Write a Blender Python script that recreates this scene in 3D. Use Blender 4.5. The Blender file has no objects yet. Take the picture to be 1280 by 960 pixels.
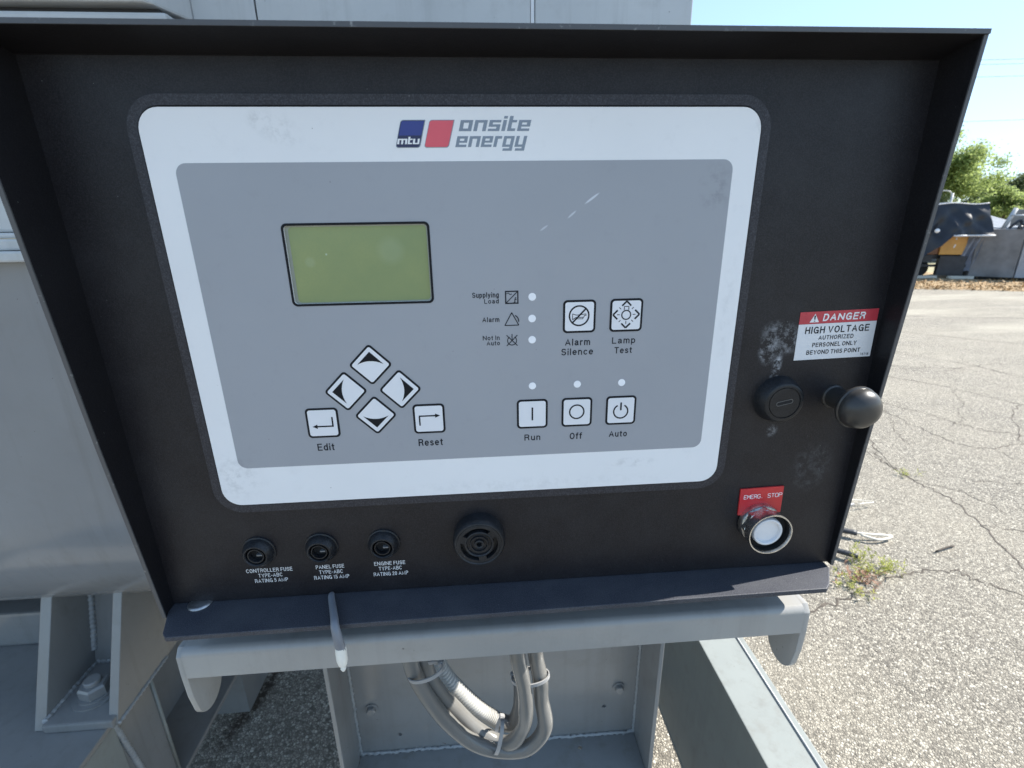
import bpy, bmesh, math, random
from mathutils import Vector, Matrix
random.seed(7)
S = bpy.context.scene
COL = S.collection
R = math.radians

# ------------------------------------------------------------------ camera
cd = bpy.data.cameras.new('camera'); cam = bpy.data.objects.new('camera', cd); COL.objects.link(cam)
cd.sensor_width = 36; cd.lens = 16.875; cd.clip_start = 0.01; cd.clip_end = 2000
ax = [(0.9971817, -0.0734192, -0.0154349), (-0.0374372, -0.3086628, -0.9504344), (0.0650159, 0.9483337, -0.3105415)]
cam.matrix_world = Matrix(((ax[0][0], -ax[1][0], -ax[2][0], 0.16937),
                           (ax[0][1], -ax[1][1], -ax[2][1], -0.28652),
                           (ax[0][2], -ax[1][2], -ax[2][2], 1.45022), (0, 0, 0, 1)))
S.camera = cam
cd.dof.use_dof = True; cd.dof.focus_distance = 0.36; cd.dof.aperture_fstop = 14
# ------------------------------------------------------------------ light
SUN = Vector((1.1, 0.12, 1.0)).normalized()
w = bpy.data.worlds.new('World'); S.world = w; w.use_nodes = True
nt = w.node_tree; nt.nodes.clear()
sky = nt.nodes.new('ShaderNodeTexSky'); sky.sky_type = 'NISHITA'; sky.sun_disc = False
sky.sun_elevation = math.asin(SUN.z); sky.sun_rotation = math.atan2(SUN.x, SUN.y)
sky.air_density = 1.0; sky.dust_density = 0.35; sky.ozone_density = 1.3
bg = nt.nodes.new('ShaderNodeBackground'); bg.inputs[1].default_value = 0.14
wo = nt.nodes.new('ShaderNodeOutputWorld')
gm = nt.nodes.new('ShaderNodeGamma'); gm.inputs[1].default_value = 0.52
tn = nt.nodes.new('ShaderNodeMix'); tn.data_type = 'RGBA'; tn.blend_type = 'MULTIPLY'; tn.inputs[0].default_value = 1; tn.inputs[7].default_value = (1.05, 1.29, 1.54, 1)
nt.links.new(sky.outputs[0], gm.inputs[0]); nt.links.new(gm.outputs[0], tn.inputs[6]); nt.links.new(tn.outputs[2], bg.inputs[0]); nt.links.new(bg.outputs[0], wo.inputs[0])
sl = bpy.data.lights.new('sun', 'SUN'); sl.energy = 4.3; sl.angle = R(0.53); sl.color = (1.0, 0.95, 0.87)
so = bpy.data.objects.new('sun', sl); COL.objects.link(so)
so.rotation_euler = SUN.to_track_quat('Z', 'Y').to_euler()
S.view_settings.view_transform = 'Standard'; S.view_settings.look = 'None'
S.view_settings.exposure = 1.45; S.view_settings.gamma = 1.0
S.render.engine = 'CYCLES'

# ------------------------------------------------------------------ materials
class NB:
    def __init__(s, name):
        s.m = bpy.data.materials.new(name); s.m.use_nodes = True
        s.t = s.m.node_tree; s.p = s.t.nodes['Principled BSDF']
        s.tc = s.t.nodes.new('ShaderNodeTexCoord').outputs['Object']
    def n(s, k, **kw):
        nd = s.t.nodes.new('ShaderNode' + k)
        for a, v in kw.items(): setattr(nd, a, v)
        return nd
    def L(s, a, b): s.t.links.new(a, b)
    def noise(s, scale, detail=4, rough=.55, vec=None):
        nd = s.n('TexNoise'); nd.inputs['Scale'].default_value = scale
        nd.inputs['Detail'].default_value = detail; nd.inputs['Roughness'].default_value = rough
        s.L(vec or s.tc, nd.inputs['Vector']); return nd.outputs['Fac']
    def vor(s, scale, feature='F1', out='Distance', vec=None):
        nd = s.n('TexVoronoi'); nd.feature = feature; nd.inputs['Scale'].default_value = scale
        s.L(vec or s.tc, nd.inputs['Vector']); return nd.outputs[out]
    def ramp(s, fac, pts):
        nd = s.n('ValToRGB'); e = nd.color_ramp.elements
        while len(e) < len(pts): e.new(.5)
        for i, (p, c) in enumerate(pts):
            e[i].position = p; e[i].color = (c, c, c, 1) if not isinstance(c, tuple) else (*c, 1)
        s.L(fac, nd.inputs[0]); return nd.outputs[0]
    def mix(s, fac, a, b, mode='MIX'):
        nd = s.n('Mix', data_type='RGBA', blend_type=mode)
        for i, v in ((0, fac), (6, a), (7, b)):
            if isinstance(v, (int, float)): nd.inputs[i].default_value = v
            elif isinstance(v, tuple): nd.inputs[i].default_value = (*v, 1)
            else: s.L(v, nd.inputs[i])
        return nd.outputs[2]
    def math(s, op, a, b=0.0, clamp=False):
        nd = s.n('Math', operation=op, use_clamp=clamp)
        for i, v in ((0, a), (1, b)):
            if isinstance(v, (int, float)): nd.inputs[i].default_value = v
            else: s.L(v, nd.inputs[i])
        return nd.outputs[0]
    def bump(s, h, strength=.3, dist=.001, prev=None):
        nd = s.n('Bump'); nd.inputs['Strength'].default_value = strength; nd.inputs['Distance'].default_value = dist
        s.L(h, nd.inputs['Height'])
        if prev: s.L(prev, nd.inputs['Normal'])
        return nd.outputs[0]
    def blob(s, x, z, rx, rz, rot=0, y=None):
        """soft 0..1 mask round the point (x, ., z) in object space"""
        mp = s.n('Mapping', vector_type='TEXTURE')
        mp.inputs['Location'].default_value = (x, 0 if y is None else y, z)
        mp.inputs['Rotation'].default_value = (0, rot, 0)
        mp.inputs['Scale'].default_value = (rx, 1000 if y is None else rx, rz)
        s.L(s.tc, mp.inputs['Vector'])
        ln = s.n('VectorMath', operation='LENGTH'); s.L(mp.outputs[0], ln.inputs[0])
        return s.math('SUBTRACT', 1.0, ln.outputs['Value'], True)
    def set(s, color=None, rough=None, metal=None, spec=None, normal=None, coat=None):
        for k, v in (('Base Color', color), ('Roughness', rough), ('Metallic', metal), ('Specular IOR Level', spec), ('Normal', normal), ('Coat Weight', coat)):
            if v is None: continue
            if isinstance(v, tuple): s.p.inputs[k].default_value = (*v, 1)
            elif isinstance(v, (int, float)): s.p.inputs[k].default_value = v
            else: s.L(v, s.p.inputs[k])
        return s.m

def plain(name, color, rough=.5, metal=0., spec=.5, var=.12, scale=40, bump=0., bscale=400):
    b = NB(name); f = b.noise(scale)
    c = b.mix(b.ramp(f, [(.3, 0.), (.7, 1.)]), tuple(x*(1-var) for x in color), tuple(min(1, x*(1+var)) for x in color))
    nrm = b.bump(b.noise(bscale, 3), bump, .0005) if bump else None
    return b.set(c, rough, metal, spec, nrm)

def m_grey_paint(name, base=(.232, .232, .224), rough=.14, dirt=.35):
    b = NB(name)
    c = b.mix(b.ramp(b.noise(3.5, 6), [(.35, 0.), (.7, 1.)]), tuple(x*.90 for x in base), tuple(x*1.07 for x in base))
    d = b.ramp(b.noise(26, 8, .7), [(.52, 0.), (.78, 1.)])
    c = b.mix(b.math('MULTIPLY', d, dirt), c, (.16, .145, .12))
    sp = b.ramp(b.vor(90), [(.05, 1.), (.09, 0.)])
    sp = b.math('MULTIPLY', sp, b.ramp(b.noise(14), [(.56, 0.), (.62, .7)]))
    c = b.mix(sp, c, (.07, .065, .06))
    ch = b.math('MULTIPLY', b.ramp(b.noise(75, 8, .8), [(.665, 0.), (.685, 1.)]), b.ramp(b.noise(6, 3), [(.50, 0.), (.60, 1.)]))
    c = b.mix(ch, c, (.11, .060, .035))
    dr = b.n('Mapping'); dr.inputs['Scale'].default_value = (38, 38, 2.2); b.L(b.tc, dr.inputs['Vector'])
    c = b.mix(b.math('MULTIPLY', b.ramp(b.noise(1., 5, .6, dr.outputs[0]), [(.52, 0.), (.75, 1.)]), .22), c, (.12, .11, .095))
    r = b.math('ADD', rough, b.math('MULTIPLY', b.noise(30, 5), .12))
    nr = b.bump(b.noise(320, 2), .12, .0006)
    nr = b.bump(b.noise(18, 3), .10, .004, nr)
    return b.set(c, r, 0., .5, nr)

def m_black(name, base=(.0100, .0090, .0105), stains=False, rough=.44, dust=.16):
    b = NB(name)
    gr = b.noise(1500, 2, .6)
    c = b.mix(b.ramp(gr, [(.42, 0.), (.75, 1.)]), base, tuple(x*2.6 for x in base))
    d = b.math('MULTIPLY', b.ramp(b.noise(22, 7, .68), [(.42, 0.), (.85, 1.)]), dust)
    c = b.mix(d, c, (.085, .088, .095) if dust < 1 else (.15, .15, .155))
    fl = b.math('MULTIPLY', b.ramp(b.vor(210), [(.03, 1.), (.055, 0.)]), b.ramp(b.noise(60), [(.55, 0.), (.62, .8)]))
    c = b.mix(fl, c, (.25, .25, .25))
    if stains:
        sp = b.ramp(b.vor(260), [(.10, 1.), (.38, 0.)])
        n2 = b.ramp(b.noise(230, 7, .78), [(.46, 0.), (.60, 1.)])
        for (x, z, rx, rz, rot, k) in ((.3640, 1.3800, .017, .012, .3, .40), (.3550, 1.3705, .007, .010, -.2, .36), (.3628, 1.3600, .0036, .013, .12, .52),
                                       (.3668, 1.3150, .0045, .0055, .5, .30), (.4005, 1.2860, .016, .022, .2, .07)):
            m = b.math('MULTIPLY', b.blob(x, z, rx, rz, rot), 2.2, True)
            m = b.math('MULTIPLY', m, b.math('MULTIPLY', n2, k))
            m2 = b.math('ADD', m, b.math('MULTIPLY', m, sp), True)
            c = b.mix(m2, c, (.42, .43, .45))
    nr = b.bump(b.noise(1400, 2), .30, .00025)
    nr = b.bump(b.noise(500, 3), .12, .0006, nr)
    return b.set(c, b.math('ADD', rough-.06, b.math('MULTIPLY', b.noise(16, 5), .14)), 0., .30, nr)

M_door = m_black('black_textured_door_paint', stains=True)
M_hood = m_black('black_textured_paint', base=(.0060, .0056, .0068), dust=.05, rough=.5)
M_bez = m_black('black_moulded_rim', base=(.024, .023, .027), dust=.2)
def m_edge():
    b = NB('worn_lit_edge')
    m = b.ramp(b.noise(210, 6, .75), [(.60, 0.), (.72, .8)])
    return b.set(b.mix(m, (.075, .075, .078), (.36, .36, .35)), .45)  # base lightened for the sunlit rim highlight; noise patches are worn chips
M_edge = m_edge()
M_ledge = m_black('dark_powder_coat', base=(.034, .036, .044), dust=.9, rough=.5)
M_gap = plain('dark_gap', (.006, .006, .007), .8)
M_plast = m_black('black_plastic', base=(.010, .0105, .012), dust=.40, rough=.34)
M_plastsm = plain('smooth_black_plastic', (.034, .032, .030), .33, bump=.1, bscale=200)
M_grey = m_grey_paint('grey_machine_paint')
M_greyL = m_grey_paint('light_grey_machine_paint', (.49, .50, .495), .25, .2)
M_bar = m_grey_paint('grey_bar_paint', (.33, .325, .31), .13, .3)
M_rail = m_grey_paint('pale_grey_rail_paint', (.255, .272, .255), .28, .5)
M_weld = plain('painted_weld', (.30, .31, .31), .35, bump=.5, bscale=300)

def m_sheet(name, base, smudge=.25):
    b = NB(name)
    c = b.mix(b.ramp(b.noise(9, 5), [(.3, 0.), (.7, 1.)]), tuple(x*.965 for x in base), tuple(min(1, x*1.02) for x in base))
    d = b.math('MULTIPLY', b.ramp(b.noise(70, 8, .75), [(.56, 0.), (.80, 1.)]), smudge)
    c = b.mix(d, c, tuple(x*.62 for x in base))
    sp = b.math('MULTIPLY', b.ramp(b.vor(130), [(.028, 1.), (.05, 0.)]), b.ramp(b.noise(40), [(.56, 0.), (.60, .8)]))
    c = b.mix(sp, c, (.12, .12, .12))
    for (x, z, rx, rz, rot, k) in ((.0683, 1.5011, .016, .009, .5, .28), (.0589, 1.5048, .008, .005, 0, .2), (.335, 1.4995, .011, .009, 0, .35), (.27, 1.2975, .02, .004, 0, .3), (.308, 1.470, .012, .016, 0, .3), (.01, 1.30, .02, .02, 0, .25), (.20, 1.2850, .12, .006, 0, .12), (.323, 1.40, .005, .05, 0, .12)):
        m = b.math('MULTIPLY', b.blob(x, z, rx, rz, rot), b.math('MULTIPLY', b.ramp(b.noise(150, 6, .7), [(.46, 0.), (.62, 1.)]), k*1.6))
        c = b.mix(m, c, tuple(q*.45 for q in base))
    for (x, z, rx, rz, rot, k) in ((.2361, 1.4650, .0055, .0007, -.62, .9), (.2248, 1.4566, .0035, .0006, -.7, .7), (.2088, 1.4495, .003, .0006, -.6, .6)):
        m = b.math('MULTIPLY', b.math('MULTIPLY', b.blob(x, z, rx, rz, rot), 3., True), k)
        c = b.mix(m, c, (.62, .64, .68))
    nr = b.bump(b.noise(24, 2), .05, .002)
    return b.set(c, b.math('ADD', .30, b.math('MULTIPLY', b.noise(50, 5), .2)), 0., .5, nr)
M_white = m_sheet('white_membrane', (.82, .815, .815), .2)
M_greym = m_sheet('grey_membrane', (.335, .345, .37), .22)
M_key = m_sheet('white_key', (.76, .76, .78), .22)
M_ink = plain('black_ink', (.008, .009, .012), .6, 0., .2, var=.05)
M_inkg = plain('dark_grey_ink', (.014, .016, .022), .6, 0., .2, var=.05)
M_led = plain('milky_led_window', (.90, .90, .92), .25, var=.02)
M_blue = plain('blue_ink', (.030, .045, .22), .35, var=.04)
M_navy = plain('navy_ink', (.018, .022, .075), .35, var=.04)
M_red = plain('red_ink', (.72, .10, .13), .35, var=.04)
M_loggrey = plain('grey_ink', (.22, .26, .31), .35, var=.04)
M_wink = plain('white_ink', (.80, .80, .80), .4, var=.05)
M_lab = m_sheet('white_vinyl_label', (.72, .72, .73), .2)
M_labr = plain('red_vinyl_label', (.50, .045, .062), .35, var=.08)
M_engr = plain('red_engraved_plastic', (.55, .026, .030), .3, var=.08)
def m_lcd():
    b = NB('green_lcd_glass')
    c = b.mix(b.ramp(b.noise(18, 4), [(.3, 0.), (.7, 1.)]), (.205, .262, .118), (.275, .315, .130))
    c = b.mix(b.math('MULTIPLY', b.ramp(b.noise(900, 2), [(.4, 0.), (.7, 1.)]), .25), c, (.20, .255, .12))
    for (x, z, r_, k) in ((.0755, 1.433, .0035, .16), (.121, 1.4385, .009, .14), (.085, 1.4372, .0007, .9), (.0655, 1.4262, .0005, .7)):
        c = b.mix(b.math('MULTIPLY', b.math('MULTIPLY', b.blob(x, z, r_, r_), 2., True), k), c, (.42, .50, .36))
    b.set(c, b.math('ADD', .16, b.math('MULTIPLY', b.noise(60, 5), .15)), 0., .5)
    return b.m
M_lcd = m_lcd()
def m_metal(name, col=(.72, .71, .69), rough=.18):
    b = NB(name)
    c = b.mix(b.ramp(b.noise(160, 6, .7), [(.42, 0.), (.7, 1.)]), col, tuple(x*.55 for x in col))
    return b.set(c, b.math('ADD', rough, b.math('MULTIPLY', b.noise(240, 4), .2)), 1., .5, b.bump(b.noise(500, 3), .15, .0004))
M_chrome = m_metal('worn_chrome')
M_steel = m_metal('dull_steel', (.5, .5, .5), .35)
M_capw = plain('white_push_cap', (.70, .70, .71), .3, var=.06)
M_hose = m_grey_paint('grey_painted_hose', (.165, .163, .155), .17, .7)
M_corr = plain('grey_corrugated_conduit', (.46, .455, .43), .4, var=.15)
M_zip = plain('grey_painted_strap', (.30, .30, .30), .4)
M_tail = plain('grey_heat_shrink', (.18, .19, .21), .4)
M_tip = plain('white_nylon', (.72, .70, .63), .35)

# ground
def m_asphalt():
    b = NB('weathered_asphalt')
    cell = b.n('TexVoronoi'); cell.inputs['Scale'].default_value = 135; b.L(b.tc, cell.inputs['Vector'])
    sx = b.n('SeparateColor'); b.L(cell.outputs['Color'], sx.inputs[0])
    stone = b.ramp(sx.outputs[0], [(0., (.105, .094, .078)), (.2, (.215, .195, .163)), (.5, (.325, .297, .245)), (.8, (.44, .405, .335)), (1., (.60, .56, .47))])
    edge = b.ramp(b.vor(135, 'DISTANCE_TO_EDGE'), [(.02, 0.), (.16, 1.)])
    c = b.mix(edge, (.10, .092, .08), stone)
    big = b.ramp(b.noise(.9, 6, .6), [(.35, 0.), (.7, 1.)])
    c = b.mix(b.math('MULTIPLY', big, .40), c, (.35, .315, .25))
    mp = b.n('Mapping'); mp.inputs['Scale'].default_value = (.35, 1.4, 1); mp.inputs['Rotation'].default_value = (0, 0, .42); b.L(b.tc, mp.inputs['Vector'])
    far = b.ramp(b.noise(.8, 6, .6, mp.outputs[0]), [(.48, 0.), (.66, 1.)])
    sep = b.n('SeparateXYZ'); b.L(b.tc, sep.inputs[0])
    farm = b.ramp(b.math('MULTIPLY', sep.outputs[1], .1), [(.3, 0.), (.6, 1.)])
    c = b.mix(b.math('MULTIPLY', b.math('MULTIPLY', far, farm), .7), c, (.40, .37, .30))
    dk = b.ramp(b.noise(2.3, 7, .7), [(.56, 0.), (.75, 1.)])
    c = b.mix(b.math('MULTIPLY', dk, .3), c, (.11, .10, .095))
    # oil stain under the machine
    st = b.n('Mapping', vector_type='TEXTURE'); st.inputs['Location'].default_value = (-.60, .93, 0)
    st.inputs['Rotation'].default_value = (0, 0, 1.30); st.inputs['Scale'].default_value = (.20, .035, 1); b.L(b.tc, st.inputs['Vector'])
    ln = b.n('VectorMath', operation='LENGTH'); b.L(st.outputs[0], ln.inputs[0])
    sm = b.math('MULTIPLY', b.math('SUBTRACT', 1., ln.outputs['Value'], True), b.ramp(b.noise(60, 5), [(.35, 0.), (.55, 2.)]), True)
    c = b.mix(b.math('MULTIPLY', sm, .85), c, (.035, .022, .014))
    h = b.math('MULTIPLY', b.ramp(b.vor(135, 'DISTANCE_TO_EDGE'), [(0., 0.), (.3, 1.)]), b.math('ADD', .35, sx.outputs[1]))
    nr = b.bump(h, .8, .004)
    nr = b.bump(b.noise(9, 5), .3, .01, nr)
    return b.set(c, .85, 0., .25, nr)
M_asph = m_asphalt()
M_crack = plain('crack_dirt', (.075, .062, .050), .95, scale=25, var=.4)
def m_dirt():
    b = NB('straw_and_dirt')
    c = b.ramp(b.noise(7, 9, .75), [(.3, (.16, .10, .05)), (.5, (.34, .25, .15)), (.7, (.52, .42, .28))])
    return b.set(c, .95, 0., .2, b.bump(b.noise(14, 8, .7), .8, .05))
M_dirt = m_dirt()
M_straw = plain('dry_leaf', (.38, .25, .12), .8, var=.4, scale=3)
M_far = plain('dry_grass_ground', (.26, .23, .13), .95, var=.3, scale=.4)
def m_leaf(name, a, bb, trans=.35):
    b = NB(name); oi = b.n('NewGeometry')
    rr = b.ramp(oi.outputs['Random Per Island'], [(0., a), (1., bb)])
    b.set(rr, .6, 0., .25)
    tr = b.n('BsdfTranslucent'); b.L(b.mix(.5, rr, tuple(min(1, x*1.8) for x in bb)), tr.inputs['Color'])
    mx = b.n('MixShader'); mx.inputs[0].default_value = trans
    out = b.t.nodes['Material Output']
    b.L(b.p.outputs[0], mx.inputs[1]); b.L(tr.outputs[0], mx.inputs[2]); b.L(mx.outputs[0], out.inputs[0])
    return b.m
M_leafA = m_leaf('light_green_leaves', (.11, .165, .05), (.30, .36, .13), .5)
M_leafB = m_leaf('dark_green_leaves', (.07, .10, .05), (.16, .19, .08), .35)
M_leafC = m_leaf('weed_leaves', (.20, .24, .04), (.46, .46, .13), .4)
M_weedr = plain('reddish_weed_stems', (.25, .13, .08), .8, var=.3)
M_bark = plain('bark', (.16, .13, .10), .9, var=.3, scale=8, bump=.6, bscale=30)
M_tarp = plain('blue_black_tarp', (.013, .014, .019), .42, var=.35, scale=6, bump=.5, bscale=40)
M_tarpg = plain('grey_blue_tarp_underside', (.19, .21, .26), .6, var=.25, scale=8, bump=.5, bscale=30)
M_hem = plain('white_tarp_hem', (.62, .62, .62), .6)
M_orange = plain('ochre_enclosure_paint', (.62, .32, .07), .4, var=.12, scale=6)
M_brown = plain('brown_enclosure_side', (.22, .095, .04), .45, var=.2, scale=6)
M_chas = plain('dark_chassis', (.03, .032, .038), .5, var=.3, scale=8)
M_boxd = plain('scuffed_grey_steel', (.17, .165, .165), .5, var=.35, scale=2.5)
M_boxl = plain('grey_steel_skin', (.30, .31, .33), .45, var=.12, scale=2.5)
M_post = plain('galvanised_steel', (.45, .46, .46), .45)
M_wire = plain('overhead_wire', (.10, .11, .13), .6)
M_roof = plain('corrugated_roof_sheet', (.36, .37, .38), .45)
M_wall = plain('dark_shed_wall', (.10, .10, .10), .7)
M_concr = plain('pale_timber_bearer', (.55, .52, .45), .7)

# ------------------------------------------------------------------ mesh helpers
def BM(): return bmesh.new()
def face(bm, pts):
    try: return bm.faces.new([bm.verts.new(p) for p in pts])
    except ValueError: pass
def box(bm, x0, x1, y0, y1, z0, z1, bev=0.):
    t = bmesh.new()
    bmesh.ops.create_cube(t, size=1)
    for v in t.verts: v.co = Vector((x0+(v.co.x+.5)*(x1-x0), y0+(v.co.y+.5)*(y1-y0), z0+(v.co.z+.5)*(z1-z0)))
    if bev: bmesh.ops.bevel(t, geom=t.edges[:], offset=bev, segments=2, affect='EDGES', profile=.6)
    join(bm, t)
def join(bm, t, M=None):
    t.verts.index_update(); vs = [bm.verts.new(M @ v.co if M else v.co) for v in t.verts]
    for f in t.faces:
        try: bm.faces.new([vs[v.index] for v in f.verts])
        except ValueError: pass
    t.free()
def prism(bm, pts, axis, a, b, bev=0.):
    """extrude a 2-D outline along an axis from a to b (pts are the two other coordinates in xyz order)"""
    def P(p, t): return {'x': (t, p[0], p[1]), 'y': (p[0], t, p[1]), 'z': (p[0], p[1], t)}[axis]
    t = bmesh.new()
    A = [t.verts.new(P(p, a)) for p in pts]; B = [t.verts.new(P(p, b)) for p in pts]
    t.faces.new(A); t.faces.new(B[::-1]); n = len(pts)
    for i in range(n): t.faces.new((A[i], B[i], B[(i+1) % n], A[(i+1) % n]))
    bmesh.ops.recalc_face_normals(t, faces=t.faces)
    if bev: bmesh.ops.bevel(t, geom=t.edges[:], offset=bev, segments=2, affect='EDGES', profile=.6)
    join(bm, t)
def rrect(x0, x1, z0, z1, r, n=8):
    out = []
    for cx, cz, a in ((x1-r, z1-r, 0), (x0+r, z1-r, 90), (x0+r, z0+r, 180), (x1-r, z0+r, 270)):
        for i in range(n+1):
            t = R(a+90*i/n); out.append((cx+r*math.cos(t), cz+r*math.sin(t)))
    return out
def ringprism(bm, o, i, y0, y1):
    """ring between two outlines with equal counts, front at y0, back at y1"""
    n = len(o)
    V = [[bm.verts.new((p[0], y, p[1])) for p in q] for q, y in ((o, y0), (i, y0), (o, y1), (i, y1))]
    for k in range(n):
        j = (k+1) % n
        bm.faces.new((V[0][k], V[0][j], V[1][j], V[1][k])); bm.faces.new((V[0][j], V[0][k], V[2][k], V[2][j]))
        bm.faces.new((V[1][k], V[1][j], V[3][j], V[3][k]))
def lathe(bm, prof, c, d=(0, -1, 0), n=48, wob=None):
    """prof = [(radius, distance along d)]"""
    d = Vector(d).normalized(); c = Vector(c)
    u = d.orthogonal().normalized() if abs(d.y) < .9 else Vector((1, 0, 0)); u = (u - d*u.dot(d)).normalized(); v = d.cross(u)
    rows = []
    for r, h in prof:
        if r <= 1e-7: rows.append([bm.verts.new(c+d*h)]); continue
        rows.append([bm.verts.new(c+d*h+(u*math.cos(2*math.pi*k/n)+v*math.sin(2*math.pi*k/n))*r*(wob(k, h) if wob else 1)) for k in range(n)])
    for a, b_ in zip(rows, rows[1:]):
        for k in range(n):
            j = (k+1) % n
            q = [a[k % len(a)], a[j % len(a)], b_[j % len(b_)], b_[k % len(b_)]]
            q = list(dict.fromkeys(q))
            if len(q) > 2:
                try: bm.faces.new(q)
                except ValueError: pass
def spline(pts, n=10):
    P = [Vector(p) for p in pts]; P = [2*P[0]-P[1]]+P+[2*P[-1]-P[-2]]; out = []
    for i in range(1, len(P)-2):
        a, b, c, d = P[i-1:i+3]
        for k in range(n):
            t = k/n; out.append(.5*((2*b)+(c-a)*t+(2*a-5*b+4*c-d)*t*t+(3*b-a-3*c+d)*t**3))
    out.append(P[-2]); return out
def tube(bm, pts, r, n=14, rf=None, cap=True, sx=1.):
    pts = [Vector(p) for p in pts]; rows = []; u = None
    for i, p in enumerate(pts):
        t = (pts[min(i+1, len(pts)-1)]-pts[max(i-1, 0)]).normalized()
        if u is None: u = t.orthogonal().normalized()
        u = (u-t*u.dot(t)).normalized(); v = t.cross(u)
        rr = rf(i/(len(pts)-1), i) if rf else r
        rows.append([bm.verts.new(p+(u*math.cos(2*math.pi*k/n)*sx+v*math.sin(2*math.pi*k/n))*rr) for k in range(n)])
    for a, b_ in zip(rows, rows[1:]):
        for k in range(n): bm.faces.new((a[k], a[(k+1) % n], b_[(k+1) % n], b_[k]))
    if cap: bm.faces.new(rows[0]); bm.faces.new(rows[-1][::-1])
def hexn(c, af, h, d, bm):
    lathe(bm, [(0, 0), (af*.57, 0), (af*.57, h*.8), (af*.50, h), (0, h)], c, d, 6)
def thing(name, label, cat, loc=(0, 0, 0), group=None):
    o = bpy.data.objects.new(name, None); COL.objects.link(o); o.location = loc; o.empty_display_size = .05
    o['label'] = label; o['category'] = cat
    if group: o['group'] = group
    return o
def part(name, bm, mat, parent=None, smooth=False, label=None, kind=None, local=False):
    bmesh.ops.recalc_face_normals(bm, faces=bm.faces)
    me = bpy.data.meshes.new(name); bm.to_mesh(me); bm.free(); me.materials.append(mat)
    if smooth:
        for p in me.polygons: p.use_smooth = True
        if smooth != 'all': me.set_sharp_from_angle(angle=R(smooth if smooth is not True else 35))
    o = bpy.data.objects.new(name, me); COL.objects.link(o)
    if parent is not None:
        o.parent = parent
        if not local and parent.type == 'EMPTY': o.location = -Vector(parent.location)
    if label: o['label'] = label
    if kind: o['kind'] = kind
    return o
def whole(o, label, cat, group=None):
    o['label'] = label; o['category'] = cat
    if group: o['group'] = group
    return o
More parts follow.
